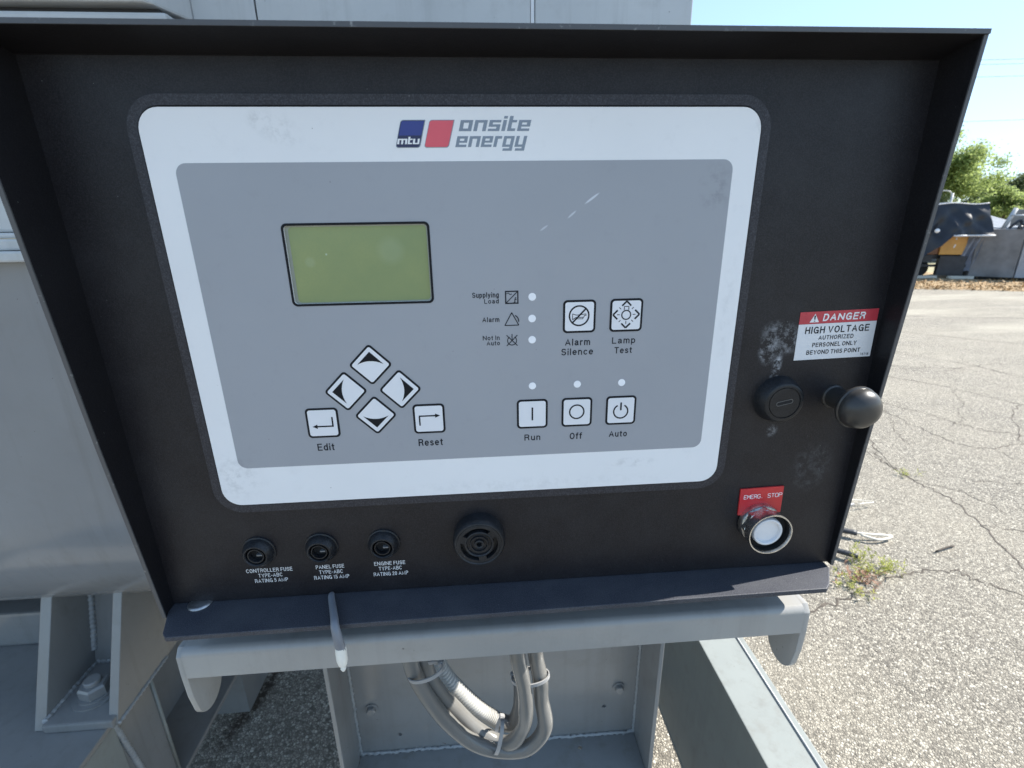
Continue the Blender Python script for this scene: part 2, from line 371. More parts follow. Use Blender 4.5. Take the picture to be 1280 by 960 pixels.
# ---- plain grotesque lettering drawn as strokes: centre lines in a box of cap height 1
def arc_(cx, cy, rx, ry, a0, a1, n=10): return [(cx+rx*math.cos(R(a0+(a1-a0)*k/n)), cy+ry*math.sin(R(a0+(a1-a0)*k/n))) for k in range(n+1)]
_o = lambda w, h, y=0: [arc_(w/2, y+h/2, w/2, h/2, 90, 450, 24)]
XH = .70
GLY = {
 'A': (.70, [[(0, 0), (.35, 1), (.70, 0)], [(.115, .33), (.585, .33)]]),
 'B': (.60, [[(0, 0), (0, 1), (.36, 1)]+arc_(.36, .765, .21, .235, 90, -90)[1:]+[(0, .53)], [(.36, .53)]+arc_(.36, .265, .24, .265, 90, -90)[1:]+[(0, 0)]]),
 'C': (.66, [arc_(.35, .5, .35, .5, 38, 322, 20)]), 'D': (.64, [[(0, 0), (0, 1), (.28, 1)]+arc_(.28, .5, .36, .5, 90, -90, 14)[1:]+[(0, 0)]]),
 'E': (.56, [[(.56, 0), (0, 0), (0, 1), (.55, 1)], [(0, .53), (.50, .53)]]), 'F': (.52, [[(0, 0), (0, 1), (.52, 1)], [(0, .52), (.46, .52)]]),
 'G': (.68, [arc_(.35, .5, .35, .5, 40, 335, 20)+[(.68, .30), (.68, .46), (.40, .46)], [(.68, .3), (.68, 0)]]), 'H': (.62, [[(0, 0), (0, 1)], [(.62, 0), (.62, 1)], [(0, .53), (.62, .53)]]),
 'I': (0., [[(0, 0), (0, 1)]]), 'L': (.50, [[(0, 1), (0, 0), (.50, 0)]]), 'M': (.84, [[(0, 0), (0, 1), (.42, .12), (.84, 1), (.84, 0)]]), 'N': (.74, [[(0, 0), (0, 1)], [(.02, .96), (.72, .04)], [(.74, 0), (.74, 1)]]),
 'O': (.70, _o(.70, 1)), 'P': (.57, [[(0, 0), (0, 1), (.33, 1)]+arc_(.33, .74, .24, .26, 90, -90)[1:]+[(0, .48)]]),
 'R': (.62, [[(0, 0), (0, 1), (.36, 1)]+arc_(.36, .76, .23, .24, 90, -90)[1:]+[(0, .52)], [(.34, .52), (.52, .40), (.60, 0)]]),
 'S': (.58, [arc_(.29, .745, .27, .255, 20, 180, 10)+arc_(.30, .70, .28, .20, 180, 262, 6)[1:]+arc_(.28, .28, .30, .24, 78, 0, 6)+arc_(.29, .27, .29, .27, 0, -165, 10)[1:]]),
 'T': (.60, [[(.30, 0), (.30, 1)], [(0, 1), (.60, 1)]]), 'U': (.60, [[(0, 1), (0, .30)]+arc_(.30, .30, .30, .30, 180, 360, 12)[1:]+[(.60, 1)]]),
 'V': (.66, [[(0, 1), (.33, 0), (.66, 1)]]), 'Y': (.66, [[(0, 1), (.33, .44), (.66, 1)], [(.33, .44), (.33, 0)]]), 'Z': (.58, [[(0, 1), (.58, 1), (0, 0), (.58, 0)]]),
 '-': (.26, [[(0, .40), (.26, .40)]]), '0': (.46, [arc_(.23, .5, .23, .5, 90, 450, 22)]), '1': (.22, [[(0, .74), (.22, 1), (.22, 0)]]),
 '2': (.46, [arc_(.23, .74, .23, .26, 165, -20, 10)+[(.38, .48), (.10, .22), (0, 0), (.47, 0)]]), '5': (.46, [[(.43, 1), (.08, 1), (.02, .50)]+arc_(.22, .33, .24, .33, 120, -160, 14)]),
 '6': (.46, [arc_(.23, .31, .23, .31, 90, 450, 18), [(.42, .88), (.25, 1), (.06, .80), (0, .50), (0, .3)]]), '7': (.46, [[(0, 1), (.46, 1), (.14, 0)]]), '8': (.46, [arc_(.23, .27, .23, .27, 90, 450, 16), arc_(.23, .77, .19, .23, 270, 630, 16)]),
 'a': (.46, [arc_(.22, XH-.20, .20, .20, 160, 20, 8)+[(.42, .46), (.42, .10), (.48, 0)], [(.42, .40), (.18, .36)]+arc_(.17, .18, .17, .18, 90, 290, 10)[1:]+[(.42, .16)]]),
 'c': (.46, [arc_(.25, XH/2, .25, XH/2, 45, 315, 16)]), 'd': (.48, [arc_(.24, XH/2, .24, XH/2, 0, 360, 20), [(.48, 0), (.48, 1)]]),
 'e': (.50, [[(0, .36), (.50, .36)]+arc_(.25, XH/2, .25, XH/2, 5, 318, 18)[1:]]), 'f': (.26, [[(.12, 0), (.12, .84)]+arc_(.25, .84, .13, .16, 180, 90, 5)[1:]+[(.29, 1)], [(0, XH-.02), (.28, XH-.02)]]),
 'g': (.48, [arc_(.24, XH/2, .24, XH/2, 0, 360, 20), [(.48, XH), (.48, -.08)]+arc_(.25, -.08, .23, .17, 0, -160, 8)[1:]]), 'i': (0., [[(0, 0), (0, XH-.06)], [(0, .95), (0, 1.0)]]), 'l': (0., [[(0, 0), (0, 1)]]),
 'm': (.76, [[(0, 0), (0, XH)], [(0, .42)]+arc_(.19, .47, .19, .23, 180, 0, 10)[1:]+[(.38, 0)], [(.38, .42)]+arc_(.57, .47, .19, .23, 180, 0, 10)[1:]+[(.76, 0)]]),
 'n': (.44, [[(0, 0), (0, XH)], [(0, .42)]+arc_(.22, .46, .22, .24, 180, 0, 12)[1:]+[(.44, 0)]]), 'o': (.50, _o(.50, XH)), 'p': (.48, [arc_(.24, XH/2, .24, XH/2, 180, 540, 20), [(0, XH), (0, -.28)]]),
 'r': (.24, [[(0, 0), (0, XH)], [(0, .40)]+arc_(.22, .42, .22, .27, 180, 90, 6)[1:]+[(.26, .69)]]), 's': (.42, [arc_(.21, XH-.18, .20, .18, 25, 200, 9)+arc_(.21, .18, .21, .18, 40, -160, 10)]),
 't': (.24, [[(.11, .92), (.11, .12), (.15, .02), (.26, 0)], [(0, XH-.02), (.25, XH-.02)]]), 'u': (.44, [[(0, XH), (0, .24)]+arc_(.22, .24, .22, .24, 180, 360, 12)[1:], [(.44, XH), (.44, 0)]]),
 'y': (.48, [[(0, XH), (.24, .02)], [(.48, XH), (.22, -.06), (.14, -.24), (.02, -.25)]]), ' ': (.18, [])}
def text(s, x, z, wd, ht, mat, parent, y=-.0002, bold=.13, shear=0., rot=0., name='lettering'):
    """one line of print on the x-z plane facing the viewer; capitals ht high, the line wd wide, bold = stroke / cap height"""
    adv = .23; cx = 0; runs = []
    for ch in s:
        w_, st = GLY[ch]
        for p in st: runs.append([(cx+px+py*shear, py) for px, py in p])
        cx += w_+(adv+bold if ch != ' ' else .16)
    x1_ = max(p[0] for r in runs for p in r); kz = ht*(1-bold); kx = (wd-bold*ht)/x1_
    ca, sa = math.cos(rot), math.sin(rot); hw = bold*ht/2; bm = BM(); lay = 0
    for r in runs:
        P = [Vector((px*kx+hw, py*kz+hw)) for px, py in r]; closed = (P[0]-P[-1]).length < 1e-7; n = len(P)
        rows = []
        for i, p in enumerate(P):
            a = P[i-1] if i else (P[-2] if closed else None); b_ = P[i+1] if i < n-1 else (P[1] if closed else None)
            d1 = (p-a).normalized() if a is not None else None; d2 = (b_-p).normalized() if b_ is not None else None
            if d1 is None: t_ = d2; m_ = 1.
            elif d2 is None: t_ = d1; m_ = 1.
            else:
                t_ = (d1+d2); t_ = t_.normalized() if t_.length > 1e-6 else d1; m_ = 1/max(.78, t_.dot(d1))
            if not closed and i == 0: p = p-d2*hw*.98*(1 if abs(d2.x) < .1 or abs(d2.y) < .1 else .5)
            if not closed and i == n-1: p = p+d1*hw*.98*(1 if abs(d1.x) < .1 or abs(d1.y) < .1 else .5)
            nn = Vector((-t_.y, t_.x))*hw*m_; yy = y-lay*2e-6
            rows.append([bm.verts.new((x+q.x*ca-q.y*sa, yy, z+q.x*sa+q.y*ca)) for q in (p+nn, p-nn)])
        for r1, r2 in zip(rows, rows[1:]): bm.faces.new((r1[0], r1[1], r2[1], r2[0]))
        lay += 1
    return part(name, bm, mat, parent, kind=None)
def outline(bm, polys, y, y1):
    for p in polys: prism(bm, p, 'y', y, y1)
def seg(bm, a, b, wdt, y, y1):
    a, b = Vector(a), Vector(b); d = (b-a).normalized(); nn = Vector((-d.y, d.x))*wdt/2
    prism(bm, [tuple(a+nn), tuple(b+nn), tuple(b-nn), tuple(a-nn)], 'y', y, y1)
def arcring(bm, c, ro, ri, y, y1, a0=0, a1=360, n=40):
    full = abs(a1-a0) >= 360
    ts = [R(a0+(a1-a0)*k/n) for k in range(n if full else n+1)]
    o = [(c[0]+ro*math.cos(t), c[1]+ro*math.sin(t)) for t in ts]; i = [(c[0]+ri*math.cos(t), c[1]+ri*math.sin(t)) for t in ts]
    if full: ringprism(bm, o, i, y, y1)
    else: prism(bm, o+i[::-1], 'y', y, y1)

# ================================================================== SETTING
bm = BM()
def grid_face(x0, x1, y0, y1, z): face(bm, [(x0, y0, z), (x1, y0, z), (x1, y1, z), (x0, y1, z)])
grid_face(-600, 600, -300, 900, -.03)
o = part('ground', bm, M_far); o['kind'] = 'structure'
D0 = Vector((11.51, 11.45, 0)); RU = Vector((.92, -.39, 0)); DU = Vector((.39, .92, 0))
def far(u, d, z): return D0+RU*u+DU*d+Vector((0, 0, z))
bm = BM(); face(bm, [(-30, -30, 0), (40, -30, 0), far(30, -1.9, 0), far(-30, -1.9, 0)])
o = part('asphalt_lot', bm, M_asph); o['kind'] = 'structure'
# strip of dirt and straw along the far edge of the lot
bm = BM(); rows = []
for j in range(15):
    d = -2.1+j*.3; row = []
    for i in range(121):
        u = -9+i*.2
        z = .006+.035*max(0, min(1, (j-.5)/3))*random.random()+.02*math.sin(u*1.7+j) * (j > 1)
        row.append(bm.verts.new(far(u, d+random.uniform(-.09, .09), z if j else .002)))
    rows.append(row)
for a, b_ in zip(rows, rows[1:]):
    for i in range(120): bm.faces.new((a[i], a[i+1], b_[i+1], b_[i]))
o = part('dirt_verge', bm, M_dirt, smooth='all'); o['kind'] = 'structure'
bm = BM()
for k in range(5200):
    u = random.uniform(-3, 5); d = -2.15+abs(random.gauss(0, 1))*1.0
    if d > 1.6: continue
    c = far(u, d, random.uniform(.01, .07)); s_ = random.uniform(.02, .05)
    a = Vector((random.gauss(0, 1), random.gauss(0, 1), random.gauss(0, .5))).normalized()*s_; b_ = a.cross(Vector((random.gauss(0, .4), random.gauss(0, .4), 1))).normalized()*s_*.45
    face(bm, [c-a, c+b_, c+a, c-b_])
o = part('leaf_litter', bm, M_straw, kind='stuff'); whole(o, 'dry brown leaves and straw scattered on the dirt along the far edge of the asphalt', 'leaf litter')
# cracks
def crack(pts, wd, seed):
    rnd = random.Random(seed); P = spline([(x, y, 0) for x, y in pts], 9); L_ = []; Rr = []
    for i, p in enumerate(P):
        t = (P[min(i+1, len(P)-1)]-P[max(i-1, 0)]).normalized(); n_ = Vector((-t.y, t.x, 0))
        p = p+n_*rnd.gauss(0, .010); ww = wd*rnd.uniform(.25, .85)*(.15 if i in (0, len(P)-1) else 1)
        L_.append(bm.verts.new((p+n_*ww).to_tuple()[:2]+(.0015,))); Rr.append(bm.verts.new((p-n_*ww).to_tuple()[:2]+(.0015,)))
    for i in range(len(P)-1): bm.faces.new((L_[i], L_[i+1], Rr[i+1], Rr[i]))
CR = [([(3.3, 3.4), (2.9, 2.65), (2.7, 2.3), (2.71, 2.14), (2.69, 2.03), (2.71, 1.82), (2.64, 1.61), (2.55, 1.4), (2.45, 1.2)], .006), ([(2.83, 2.52), (2.67, 2.14)], .003),
      ([(3.5, 3.5), (3.41, 3.15), (3.38, 2.74), (3.41, 2.46), (3.56, 2.38), (3.83, 2.42), (4.2, 2.3)], .005), ([(3.4, 3.5), (3.5, 3.33), (3.65, 3.03), (3.77, 2.7), (3.96, 2.54), (4.4, 2.2)], .005),
      ([(1.3, 1.1), (1.54, 1.17), (1.7, 1.21), (1.96, 1.3), (2.18, 1.3), (2.24, 1.22), (2.33, 1.14), (2.6, .9)], .007), ([(2.64, 1.61), (2.78, 1.53), (3.1, 1.45)], .004),
      ([(4.1, 4.0), (4.4, 3.6), (4.6, 3.1), (5.0, 2.8)], .006), ([(4.9, 4.9), (5.3, 4.2), (5.4, 3.7), (6.1, 3.2)], .007), ([(3.83, 2.42), (4.3, 2.9), (4.6, 3.1)], .005),
      ([(3.0, 2.0), (3.4, 1.9), (3.7, 1.7)], .004), ([(5.9, 5.9), (6.6, 5.1), (7.4, 4.6)], .010), ([(4.4, 4.35), (5.0, 4.1), (5.6, 4.2), (6.2, 3.9)], .006), ([(3.56, 2.38), (3.5, 2.1), (3.4, 1.9)], .003)]
_r = random.Random(77)
for k in range(34):                       # finer branching cracks
    x_, y_ = _r.uniform(2.6, 6.5), _r.uniform(1.6, 5.5)
    if abs(x_-y_) > 2.2: continue
    a_ = _r.uniform(0, 6.28); P_ = [(x_, y_)]
    for q_i in range(5): a_ += _r.gauss(0, .5); x_ += .22*math.cos(a_); y_ += .22*math.sin(a_); P_.append((x_, y_))
    CR.append((P_, .0035))
for k, (p, wd) in enumerate(CR):
    bm = BM(); crack(p, wd, k); o = part('crack', bm, M_crack); o['kind'] = 'structure'
bm = BM(); crack([(6.0, 7.3), (6.98, 6.88), (8.51, 6.42), (10.5, 5.9)], .02, 44)
o = part('pavement_joint', bm, M_crack); o['kind'] = 'structure'

# weeds in the cracks
def weed(x, y, h, n, spread, label, seed, red=False):
    rnd = random.Random(seed); t = thing('weed', label, 'weed', (x, y, 0), 'weeds growing in the asphalt cracks')
    bl = BM(); st = BM()
    for k in range(n):
        a = rnd.uniform(0, 6.28); d = abs(rnd.gauss(0, spread)); bx, by = d*math.cos(a)*1.4, d*math.sin(a)
        hh = h*rnd.uniform(.5, 1.1); lean = Vector((rnd.gauss(0, .45), rnd.gauss(0, .45), 1)).normalized()
        p0 = Vector((bx, by, 0)); p1 = p0+lean*hh*.6; p2 = p0+lean*hh+Vector((rnd.gauss(0, .015), rnd.gauss(0, .015), -.004))
        tube(st, [p0, p1, p2], .0007, 4, cap=False)
        for q in range(5):
            c = p0.lerp(p2, rnd.uniform(.3, 1)); dr = Vector((rnd.gauss(0, 1), rnd.gauss(0, 1), rnd.uniform(.1, 1.2))).normalized()*rnd.uniform(.008, .022)
            sd = dr.cross(Vector((0, 0, 1))).normalized()*dr.length*.16
            face(bl, [c, c+dr*.5+sd, c+dr, c+dr*.5-sd])
    part('leaves', bl, M_weedr if red else M_leafC, t, local=True, kind='stuff'); part('stems', st, M_weedr if red else M_leafC, t, local=True, kind='stuff')
weed(1.90, 1.325, .06, 30, .035, 'bright green weed tuft furthest right in the crack beyond the ledge', 1)
weed(1.845, 1.41, .075, 22, .04, 'taller light green weed just above the crack beside the box corner', 2)
weed(1.68, 1.24, .05, 20, .045, 'green weed nearest the end of the dark ledge', 3)
weed(1.76, 1.27, .04, 34, .05, 'dry reddish brown weed in the crack between two green ones', 4, True)
weed(2.68, 2.10, .05, 10, .02, 'small lone weed further off on the long diagonal crack', 5)
weed(1.80, 1.33, .05, 16, .03, 'small green weed in the middle of the clump', 6)

# twigs / sticks
def stick(pts, r, mat, label, cat='twig', extra=None):
    bm = BM(); tube(bm, spline(pts, 4), r, 8); o = part('twig' if cat == 'twig' else 'pen', bm, mat, smooth='all'); whole(o, label, cat); return o
M_twig = plain('bleached_twig', (.62, .58, .50), .7)
stick([(2.22, 1.42, .008), (2.30, 1.44, .012), (2.34, 1.45, .008)], .004, M_crack, 'short dark twig lying on the asphalt to the right of the green weeds')

# ================================================================== SKID RAILS
def rail_channel(xf, s, y0, y1, zt, zb, wd=.104, th=.010):
    """s = direction in which the flanges point from the web"""
    bm = BM(); x0, x1 = sorted((xf, xf+s*wd))
    box(bm, x0, x1, y0, y1, zt-th, zt, .002)
    box(bm, x0, x1, y0, y1, zb, zb+th, .002)
    xa, xb = sorted((xf+s*.0015, xf+s*(.0015+th)))
    box(bm, xa, xb, y0, y1, zb+th, zt-th)
    return bm
t = thing('skid_rail', 'pale grey steel skid rail sunlit on top, right of the support tray', 'skid rail', (.69, 1.3, 0), 'skid rails under the generator')
part('channel_beam', rail_channel(.642, 1, -1.2, 4.2, .55, .135), M_rail, t)
for y_ in (.9, -.9, 3.4):
    bm = BM(); box(bm, .655, .735, y_, y_+.1, 0., .134); part('skid_foot', bm, M_rail, t)
bm = BM(); tube(bm, [(.7315, -1.2, .5512), (.7315, 4.2, .5512)], .0022, 8); part('weld_bead', bm, M_weld, t, smooth='all')
t = thing('skid_rail', 'shaded grey steel skid rail under the welded gusset mount at lower left', 'skid rail', (-.7, 1.3, 0), 'skid rails under the generator')
bm = BM()
box(bm, -1.02, -.568, -1.2, 4.2, .538, .550, .002)
box(bm, -.70, -.690, -1.2, 4.2, .232, .538)
box(bm, -.76, -.568, -1.2, 4.2, .220, .232, .002)
part('channel_beam', bm, M_grey, t)
for y_ in (.9, -.9, 3.3):
    bm = BM(); box(bm, -.80, -.60, y_, y_+.15, 0, .219); part('skid_foot', bm, M_grey, t)
bm = BM(); box(bm, -.583, -.569, -1.2, .4530, .2325, .5375, .001); part('closing_plate', bm, M_rail, t)
bm = BM(); box(bm, -.586, -.573, .4555, .5600, .2325, .5375, .001); part('closing_plate', bm, M_grey, t)
bm = BM(); rnd = random.Random(5)
bm2 = BM(); tube(bm2, [(-.5715, .5630, .5375), (-.5715, .5630, .2325)], .0036, 8); part('lit_edge_weld', bm2, M_rail, t, smooth='all')  # weld edge in paler paint: the light it catches is in the colour
pts = [Vector((-.571, .4538+.0000+.085*k/60*1.0*.5, .5475-.30*k/60)) for k in range(61)]
pts = [pts[0].lerp(pts[-1], k/180) for k in range(181)]
tube(bm, pts, .006, 10, rf=lambda f, i: .0042+.0016*abs(math.sin(i*.62))+.0006*random.Random(i).random())
part('weld_bead', bm, M_weld, t, smooth='all')

# ================================================================== GENERATOR
t = thing('generator', 'large grey generator body with rounded underside behind the control box at left', 'generator', (-.3, .9, .55))
cy, cz, rr = .76, 1.01, .32
prof = [(1.70, 1.415), (.4405, 1.415)]
for k in range(0, 41):
    a = R(180+90*k/40); prof.append((cy+rr*math.cos(a), cz+rr*math.sin(a)))
prof += [(1.70, .69)]
bm = BM(); prism(bm, prof, 'x', -1.6, .58); part('barrel', bm, m_grey_paint('smooth_grey_body_paint', (.232, .238, .242), .10, .12), t, smooth=20)  # unseen right end and back extended to keep sun off the ground
for (ya, za, zb2) in ((.425, 1.4155, 1.4300), (.433, 1.4305, 1.4455), (.438, 1.446, 1.4535)):
    bm = BM(); box(bm, -1.6, -.20, ya, .470, za, zb2, .003); part('flange_lip', bm, M_greyL, t)
bm = BM(); box(bm, -1.6, -.20, .4455, 1.08, 1.4540, 1.7085, .004); part('housing_panel', bm, M_greyL, t)
bm = BM(); box(bm, -1.6, -.215, .46, 1.06, 1.709, 1.716); part('gap_strip', bm, M_chas, t)  # dark strip drawn for the gap below the upper housing
# upper housing with a chamfered right end
bm = BM(); prism(bm, [(-1.6, .44), (-.222, .44), (-.214, .448), (-.150, .62), (-.150, 1.04), (-1.6, 1.04)], 'z', 1.7165, 2.05, .003)
part('upper_housing', bm, M_greyL, t)
# gusset mount: foot plate, two cheeks, back plate, bolt
bm = BM(); box(bm, -.6815, -.5535, .436, .640, .5505, .570, .004); part('foot_plate', bm, M_grey, t)
for (xa, xb) in ((-.7025, -.682), (-.5685, -.5515)):
    bm = BM(); prism(bm, [(.442, .5515), (.545, .788), (.60, .775), (.80, .72), (.80, .5515)], 'x', xa, xb, .0015); part('gusset_cheek', bm, M_grey, t)
bm = BM(); prism(bm, [(.575, .571), (.640, .785), (.652, .785), (.587, .571)], 'x', -.681, -.5695); part('gusset_back', bm, M_grey, t)
def bead(pts, r, seed, parent, nm='weld_bead', mat=None):
    rnd = random.Random(seed); bm = BM(); P = []
    P0 = [Vector(p) for p in pts]
    for a, b_ in zip(P0, P0[1:]):
        n = max(3, int((b_-a).length/.0025))
        for k in range(n): P.append(a.lerp(b_, k/n)+Vector((rnd.gauss(0, .0004),)*3))
    P.append(P0[-1])
    tube(bm, P, r, 8, rf=lambda f, i: r*(1+.22*math.sin(i*1.6)+rnd.uniform(-.08, .08)))
    return part(nm, bm, mat or M_weld, parent, smooth='all')
bead([(-.681, .582, .60), (-.681, .632, .775)], .006, 1, t)
bead([(-.678, .636, .782), (-.572, .636, .782)], .006, 2, t)
bead([(-.678, .579, .573), (-.572, .579, .573)], .005, 3, t)
bead([(-.703, .546, .791), (-.68, .56, .789)], .006, 4, t)
bead([(-.569, .546, .791), (-.551, .549, .790), (-.551, .78, .727)], .005, 5, t)
bead([(-.681, .445, .571), (-.681, .575, .571)], .004, 6, t)
bead([(-.5515, .445, .552), (-.5515, .60, .552)], .0035, 7, t)
bm = BM(); lathe(bm, [(0, 0), (.040, 0), (.040, .0035), (.0, .0035)], (-.625, .500, .5702), (0, 0, 1), 32); lathe(bm, [(0, 0), (.030, 0), (.030, .003), (0, .003)], (-.625, .500, .5738), (0, 0, 1), 32); w1 = part('washer', bm, M_grey, t, smooth=30)
bm = BM(); hexn((-.625, .500, .577), .046, .022, (.0, 0, 1), bm); b1 = part('bolt', bm, M_grey, t, smooth=25)
bm = BM(); lathe(bm, [(.0145, 0), (.0145, .007), (.0125, .009), (0, .009)], (-.625, .500, .5991), (0, 0, 1), 24); part('bolt_end', bm, M_grey, b1, smooth=30)
# lower rear beam seen past the mount
t2 = thing('skid_cross_tube', 'dark shaded cross tube beneath the generator body at the left edge of the picture', 'frame tube', (-1.1, .9, .5))
bm = BM(); box(bm, -1.40, -.80, .66, .74, .551, .64, .006); part('tube', bm, M_grey, t2)
bm = BM(); box(bm, -1.40, -.80, .79, .83, .551, .80, .004); part('rear_plate', bm, M_grey, t2)

# breaker cabinet behind the box
t = thing('breaker_cabinet', 'tall light grey steel cabinet behind the top of the control box', 'cabinet', (.15, .8, 1.4155))
bm = BM(); box(bm, -.1900, .486, .512, 1.02, 1.4160, 2.40, .003); part('cabinet_body', bm, M_greyL, t)
for (xa, xb) in ((-.1935, -.1125), (-.1105, .2570), (.2640, .4872)):
    bm = BM(); box(bm, xa, xb, .500, .5115, 1.4160, 2.40, .0015); part('cover_panel', bm, M_greyL, t)
bm = BM(); box(bm, .2580, .2630, .503, .5115, 1.4160, 2.40); part('sunlit_seam_strip', bm, M_wink, t)  # white colour stands for the sunlit edge along this seam
bm = BM(); tube(bm, [(-.243, .60, 1.7092), (-.243, .60, 2.2)], .018, 20); o = part('exhaust_stub', bm, plain('rusty_pipe', (.07, .05, .045), .7, var=.4, scale=30), smooth='all')
whole(o, 'dark rusty brown pipe standing in the gap between housing and cabinet', 'pipe')

# ================================================================== SUPPORT TRAY (pedestal)
t = thing('support_tray', 'grey open steel tray with bolts and holes under the control box', 'support tray', (.18, .25, .685))
def plate_with_holes(x0, x1, z0, z1, y0, y1, holes):
    bm = BM(); N = 12
    # strips between holes keep the plate simple: real round openings cut with a boolean-free quad fan
    xs = sorted([x0, x1]+[h[0]-h[2]*2 for h in holes]+[h[0]+h[2]*2 for h in holes])
    for xa, xb in zip(xs, xs[1:]):
        hs = [h for h in holes if abs((xa+xb)/2-h[0]) < 1e-6]
        if not hs: box(bm, xa, xb, y0, y1, z0, z1); continue
        h = hs[0]; box(bm, xa, xb, y0, y1, z0, h[1]-h[2]*2); box(bm, xa, xb, y0, y1, h[1]+h[2]*2, z1)
        R2 = h[2]*2; o_ = []; i_ = []
        for k in range(24):
            a = 2*math.pi*k/24; ca, sa = math.cos(a), math.sin(a); m_ = max(abs(ca), abs(sa))
            o_.append((h[0]+R2*ca/m_, h[1]+R2*sa/m_)); i_.append((h[0]+h[2]*ca, h[1]+h[2]*sa))
        ringprism(bm, o_, i_, y0, y1)
    return bm
part('back_plate', plate_with_holes(-.033, .389, .690, 1.15, .250, .256, [(.028, .7248, .0032), (.340, .748, .0032)]), M_grey, t)  # hidden upper part raised to block sun
bm = plate_with_holes(-.033, .389, -.256, -.02, .0, .005, [(.060, -.216, .0045), (.300, -.232, .0035), (.222, -.226, .0022)])
for v in bm.verts: v.co = Vector((v.co.x, -v.co.z, .690-v.co.y-.0))
part('floor_plate', bm, m_grey_paint('dusty_grey_paint', (.25, .255, .25), .55, .9), t)
bm = BM(); box(bm, -.039, -.0335, .185, .2565, .685, 1.06, .001); part('side_plate', bm, M_grey, t)
bm = BM(); box(bm, .3895, .395, .185, .2565, .685, 1.19, .001); part('side_plate', bm, M_grey, t)  # top raised out of view to keep sun off the opposite plate
bead([(-.032, .2485, .6925), (.388, .2485, .6925)], .0025, 9, t)
bead([(.3885, .2485, .6925), (.3885, .2485, 1.0)], .002, 10, t)
bead([(-.0325, .2485, .6925), (-.0325, .2485, 1.0)], .002, 11, t)
for x, z in ((-.0076, .7825), (.3603, .7863), (-.010, .985), (.360, .985)):
    bm = BM(); lathe(bm, [(0, 0), (.009, 0), (.009, .002), (0, .002)], (x, .2498, z), (0, -1, 0), 24); hexn((x, .2478, z), .012, .006, (0, -1, 0), bm); part('bolt', bm, M_grey, t, smooth=25)
bm = BM(); box(bm, .10, .25, .20, .2555, .0, .684, .004); part('post', bm, M_grey, t)
for x_ in (.05, .28):
    bm = BM(); box(bm, x_, x_+.05, .2565, .2620, .9, 1.1985); part('upright_strap', bm, M_grey, t)

# ================================================================== MOUNTING BAR
t = thing('mounting_bar', 'grey folded steel bar with rounded hanging end tabs under the ledge', 'mounting bar', (.18, .01, 1.10))
bm = BM()
r_ = .006; y_f = -.0095; zt = 1.1715; zb_ = 1.1475; th = .0035
pro = [(.060, zt), (y_f+r_, zt)]
for k in range(1, 9): a = R(90+90*k/8); pro.append((y_f+r_+r_*math.cos(a), zt-r_+r_*math.sin(a)))
pro += [(y_f, zb_), (y_f+th, zb_)]
pro += [(y_f+th, zt-r_)]
for k in range(8, 0, -1): a = R(90+90*k/8); pro.append((y_f+r_+(r_-th)*math.cos(a), zt-r_+(r_-th)*math.sin(a)))
pro += [(.060, zt-th)]
prism(bm, pro, 'x', -.0475, .4095)
part('folded_channel', bm, M_bar, t, smooth=30)
def tab(x0, x1):
    pts = [(.052, zt-.005), (-.004, zt-.0005), (-.0085, zt-.006), (-.0088, zb_+.001), (-.0080, 1.128)]
    for k in range(0, 13):
        a = R(195+150*k/12); pts.append((.0105+.0165*math.cos(a), 1.1165+.0165*math.sin(a)))
    pts += [(.052, 1.160)]
    bm = BM(); prism(bm, pts, 'x', x0, x1, .0008); return bm
part('end_tab', tab(-.0520, -.0478), M_bar, t, smooth=25)
part('end_tab', tab(.4098, .4150), M_bar, t, smooth=25)

# ================================================================== CONTROL BOX
cb = thing('control_box', 'black steel generator control box with white framed keypad panel', 'control box', (.19, .07, 1.2027))
XL, XR, ZB, ZT = -.0505, .4284, 1.2035, 1.5340
bm = BM(); box(bm, XL, XR, .0022, .0045, ZB, ZT); part('door', bm, M_door, cb)
bm = BM(); box(bm, XL, XR, .0050, .256, ZB, ZT-.0005); part('enclosure', bm, M_hood, cb)  # unseen depth chosen to block sun from reaching the tray
# hood: top and two tapered wings, 1.6 mm sheet with front edge worn and coloured lighter as if sunlit
bm = BM()
prism(bm, [(.258, ZT), (.001, ZT), (-.0215, 1.5385), (-.0215, 1.5403), (.001, 1.5360), (.258, 1.5360)], 'x', XL-.0018, XR+.0018)
part('hood_top', bm, M_hood, cb)
bm = BM(); prism(bm, [(.258, ZB-.0005), (.258, ZT), (-.0275, 1.5398), (-.0275, 1.4748), (-.0186, 1.333), (-.0075, ZB-.003), (.0, ZB-.003)], 'x', XL-.0018, XL); part('hood_wing', bm, M_hood, cb)
bm = BM(); prism(bm, [(.258, ZB), (.258, ZT), (-.0207, 1.5385), (-.0066, 1.303), (-.0015, ZB), (.0, ZB)], 'x', XR, XR+.0018); part('hood_wing', bm, M_hood, cb)
bm = BM()
box(bm, XL-.0020, XR+.0020, -.0222, -.0213, 1.5386, 1.5408)
prism(bm, [(-.0213, 1.5385), (-.0072, 1.303), (-.0021, ZB), (-.0013, ZB), (-.0064, 1.303), (-.0205, 1.5385)], 'x', XR-.0001, XR+.0021)
prism(bm, [(-.0282, 1.5388), (-.0282, 1.4748), (-.0193, 1.333), (-.0083, ZB-.003), (-.0074, ZB-.003), (-.0185, 1.333), (-.0274, 1.4748), (-.0274, 1.5388)], 'x', XL-.0021, XL+.0002)
part('hood_edge', bm, M_edge, cb)
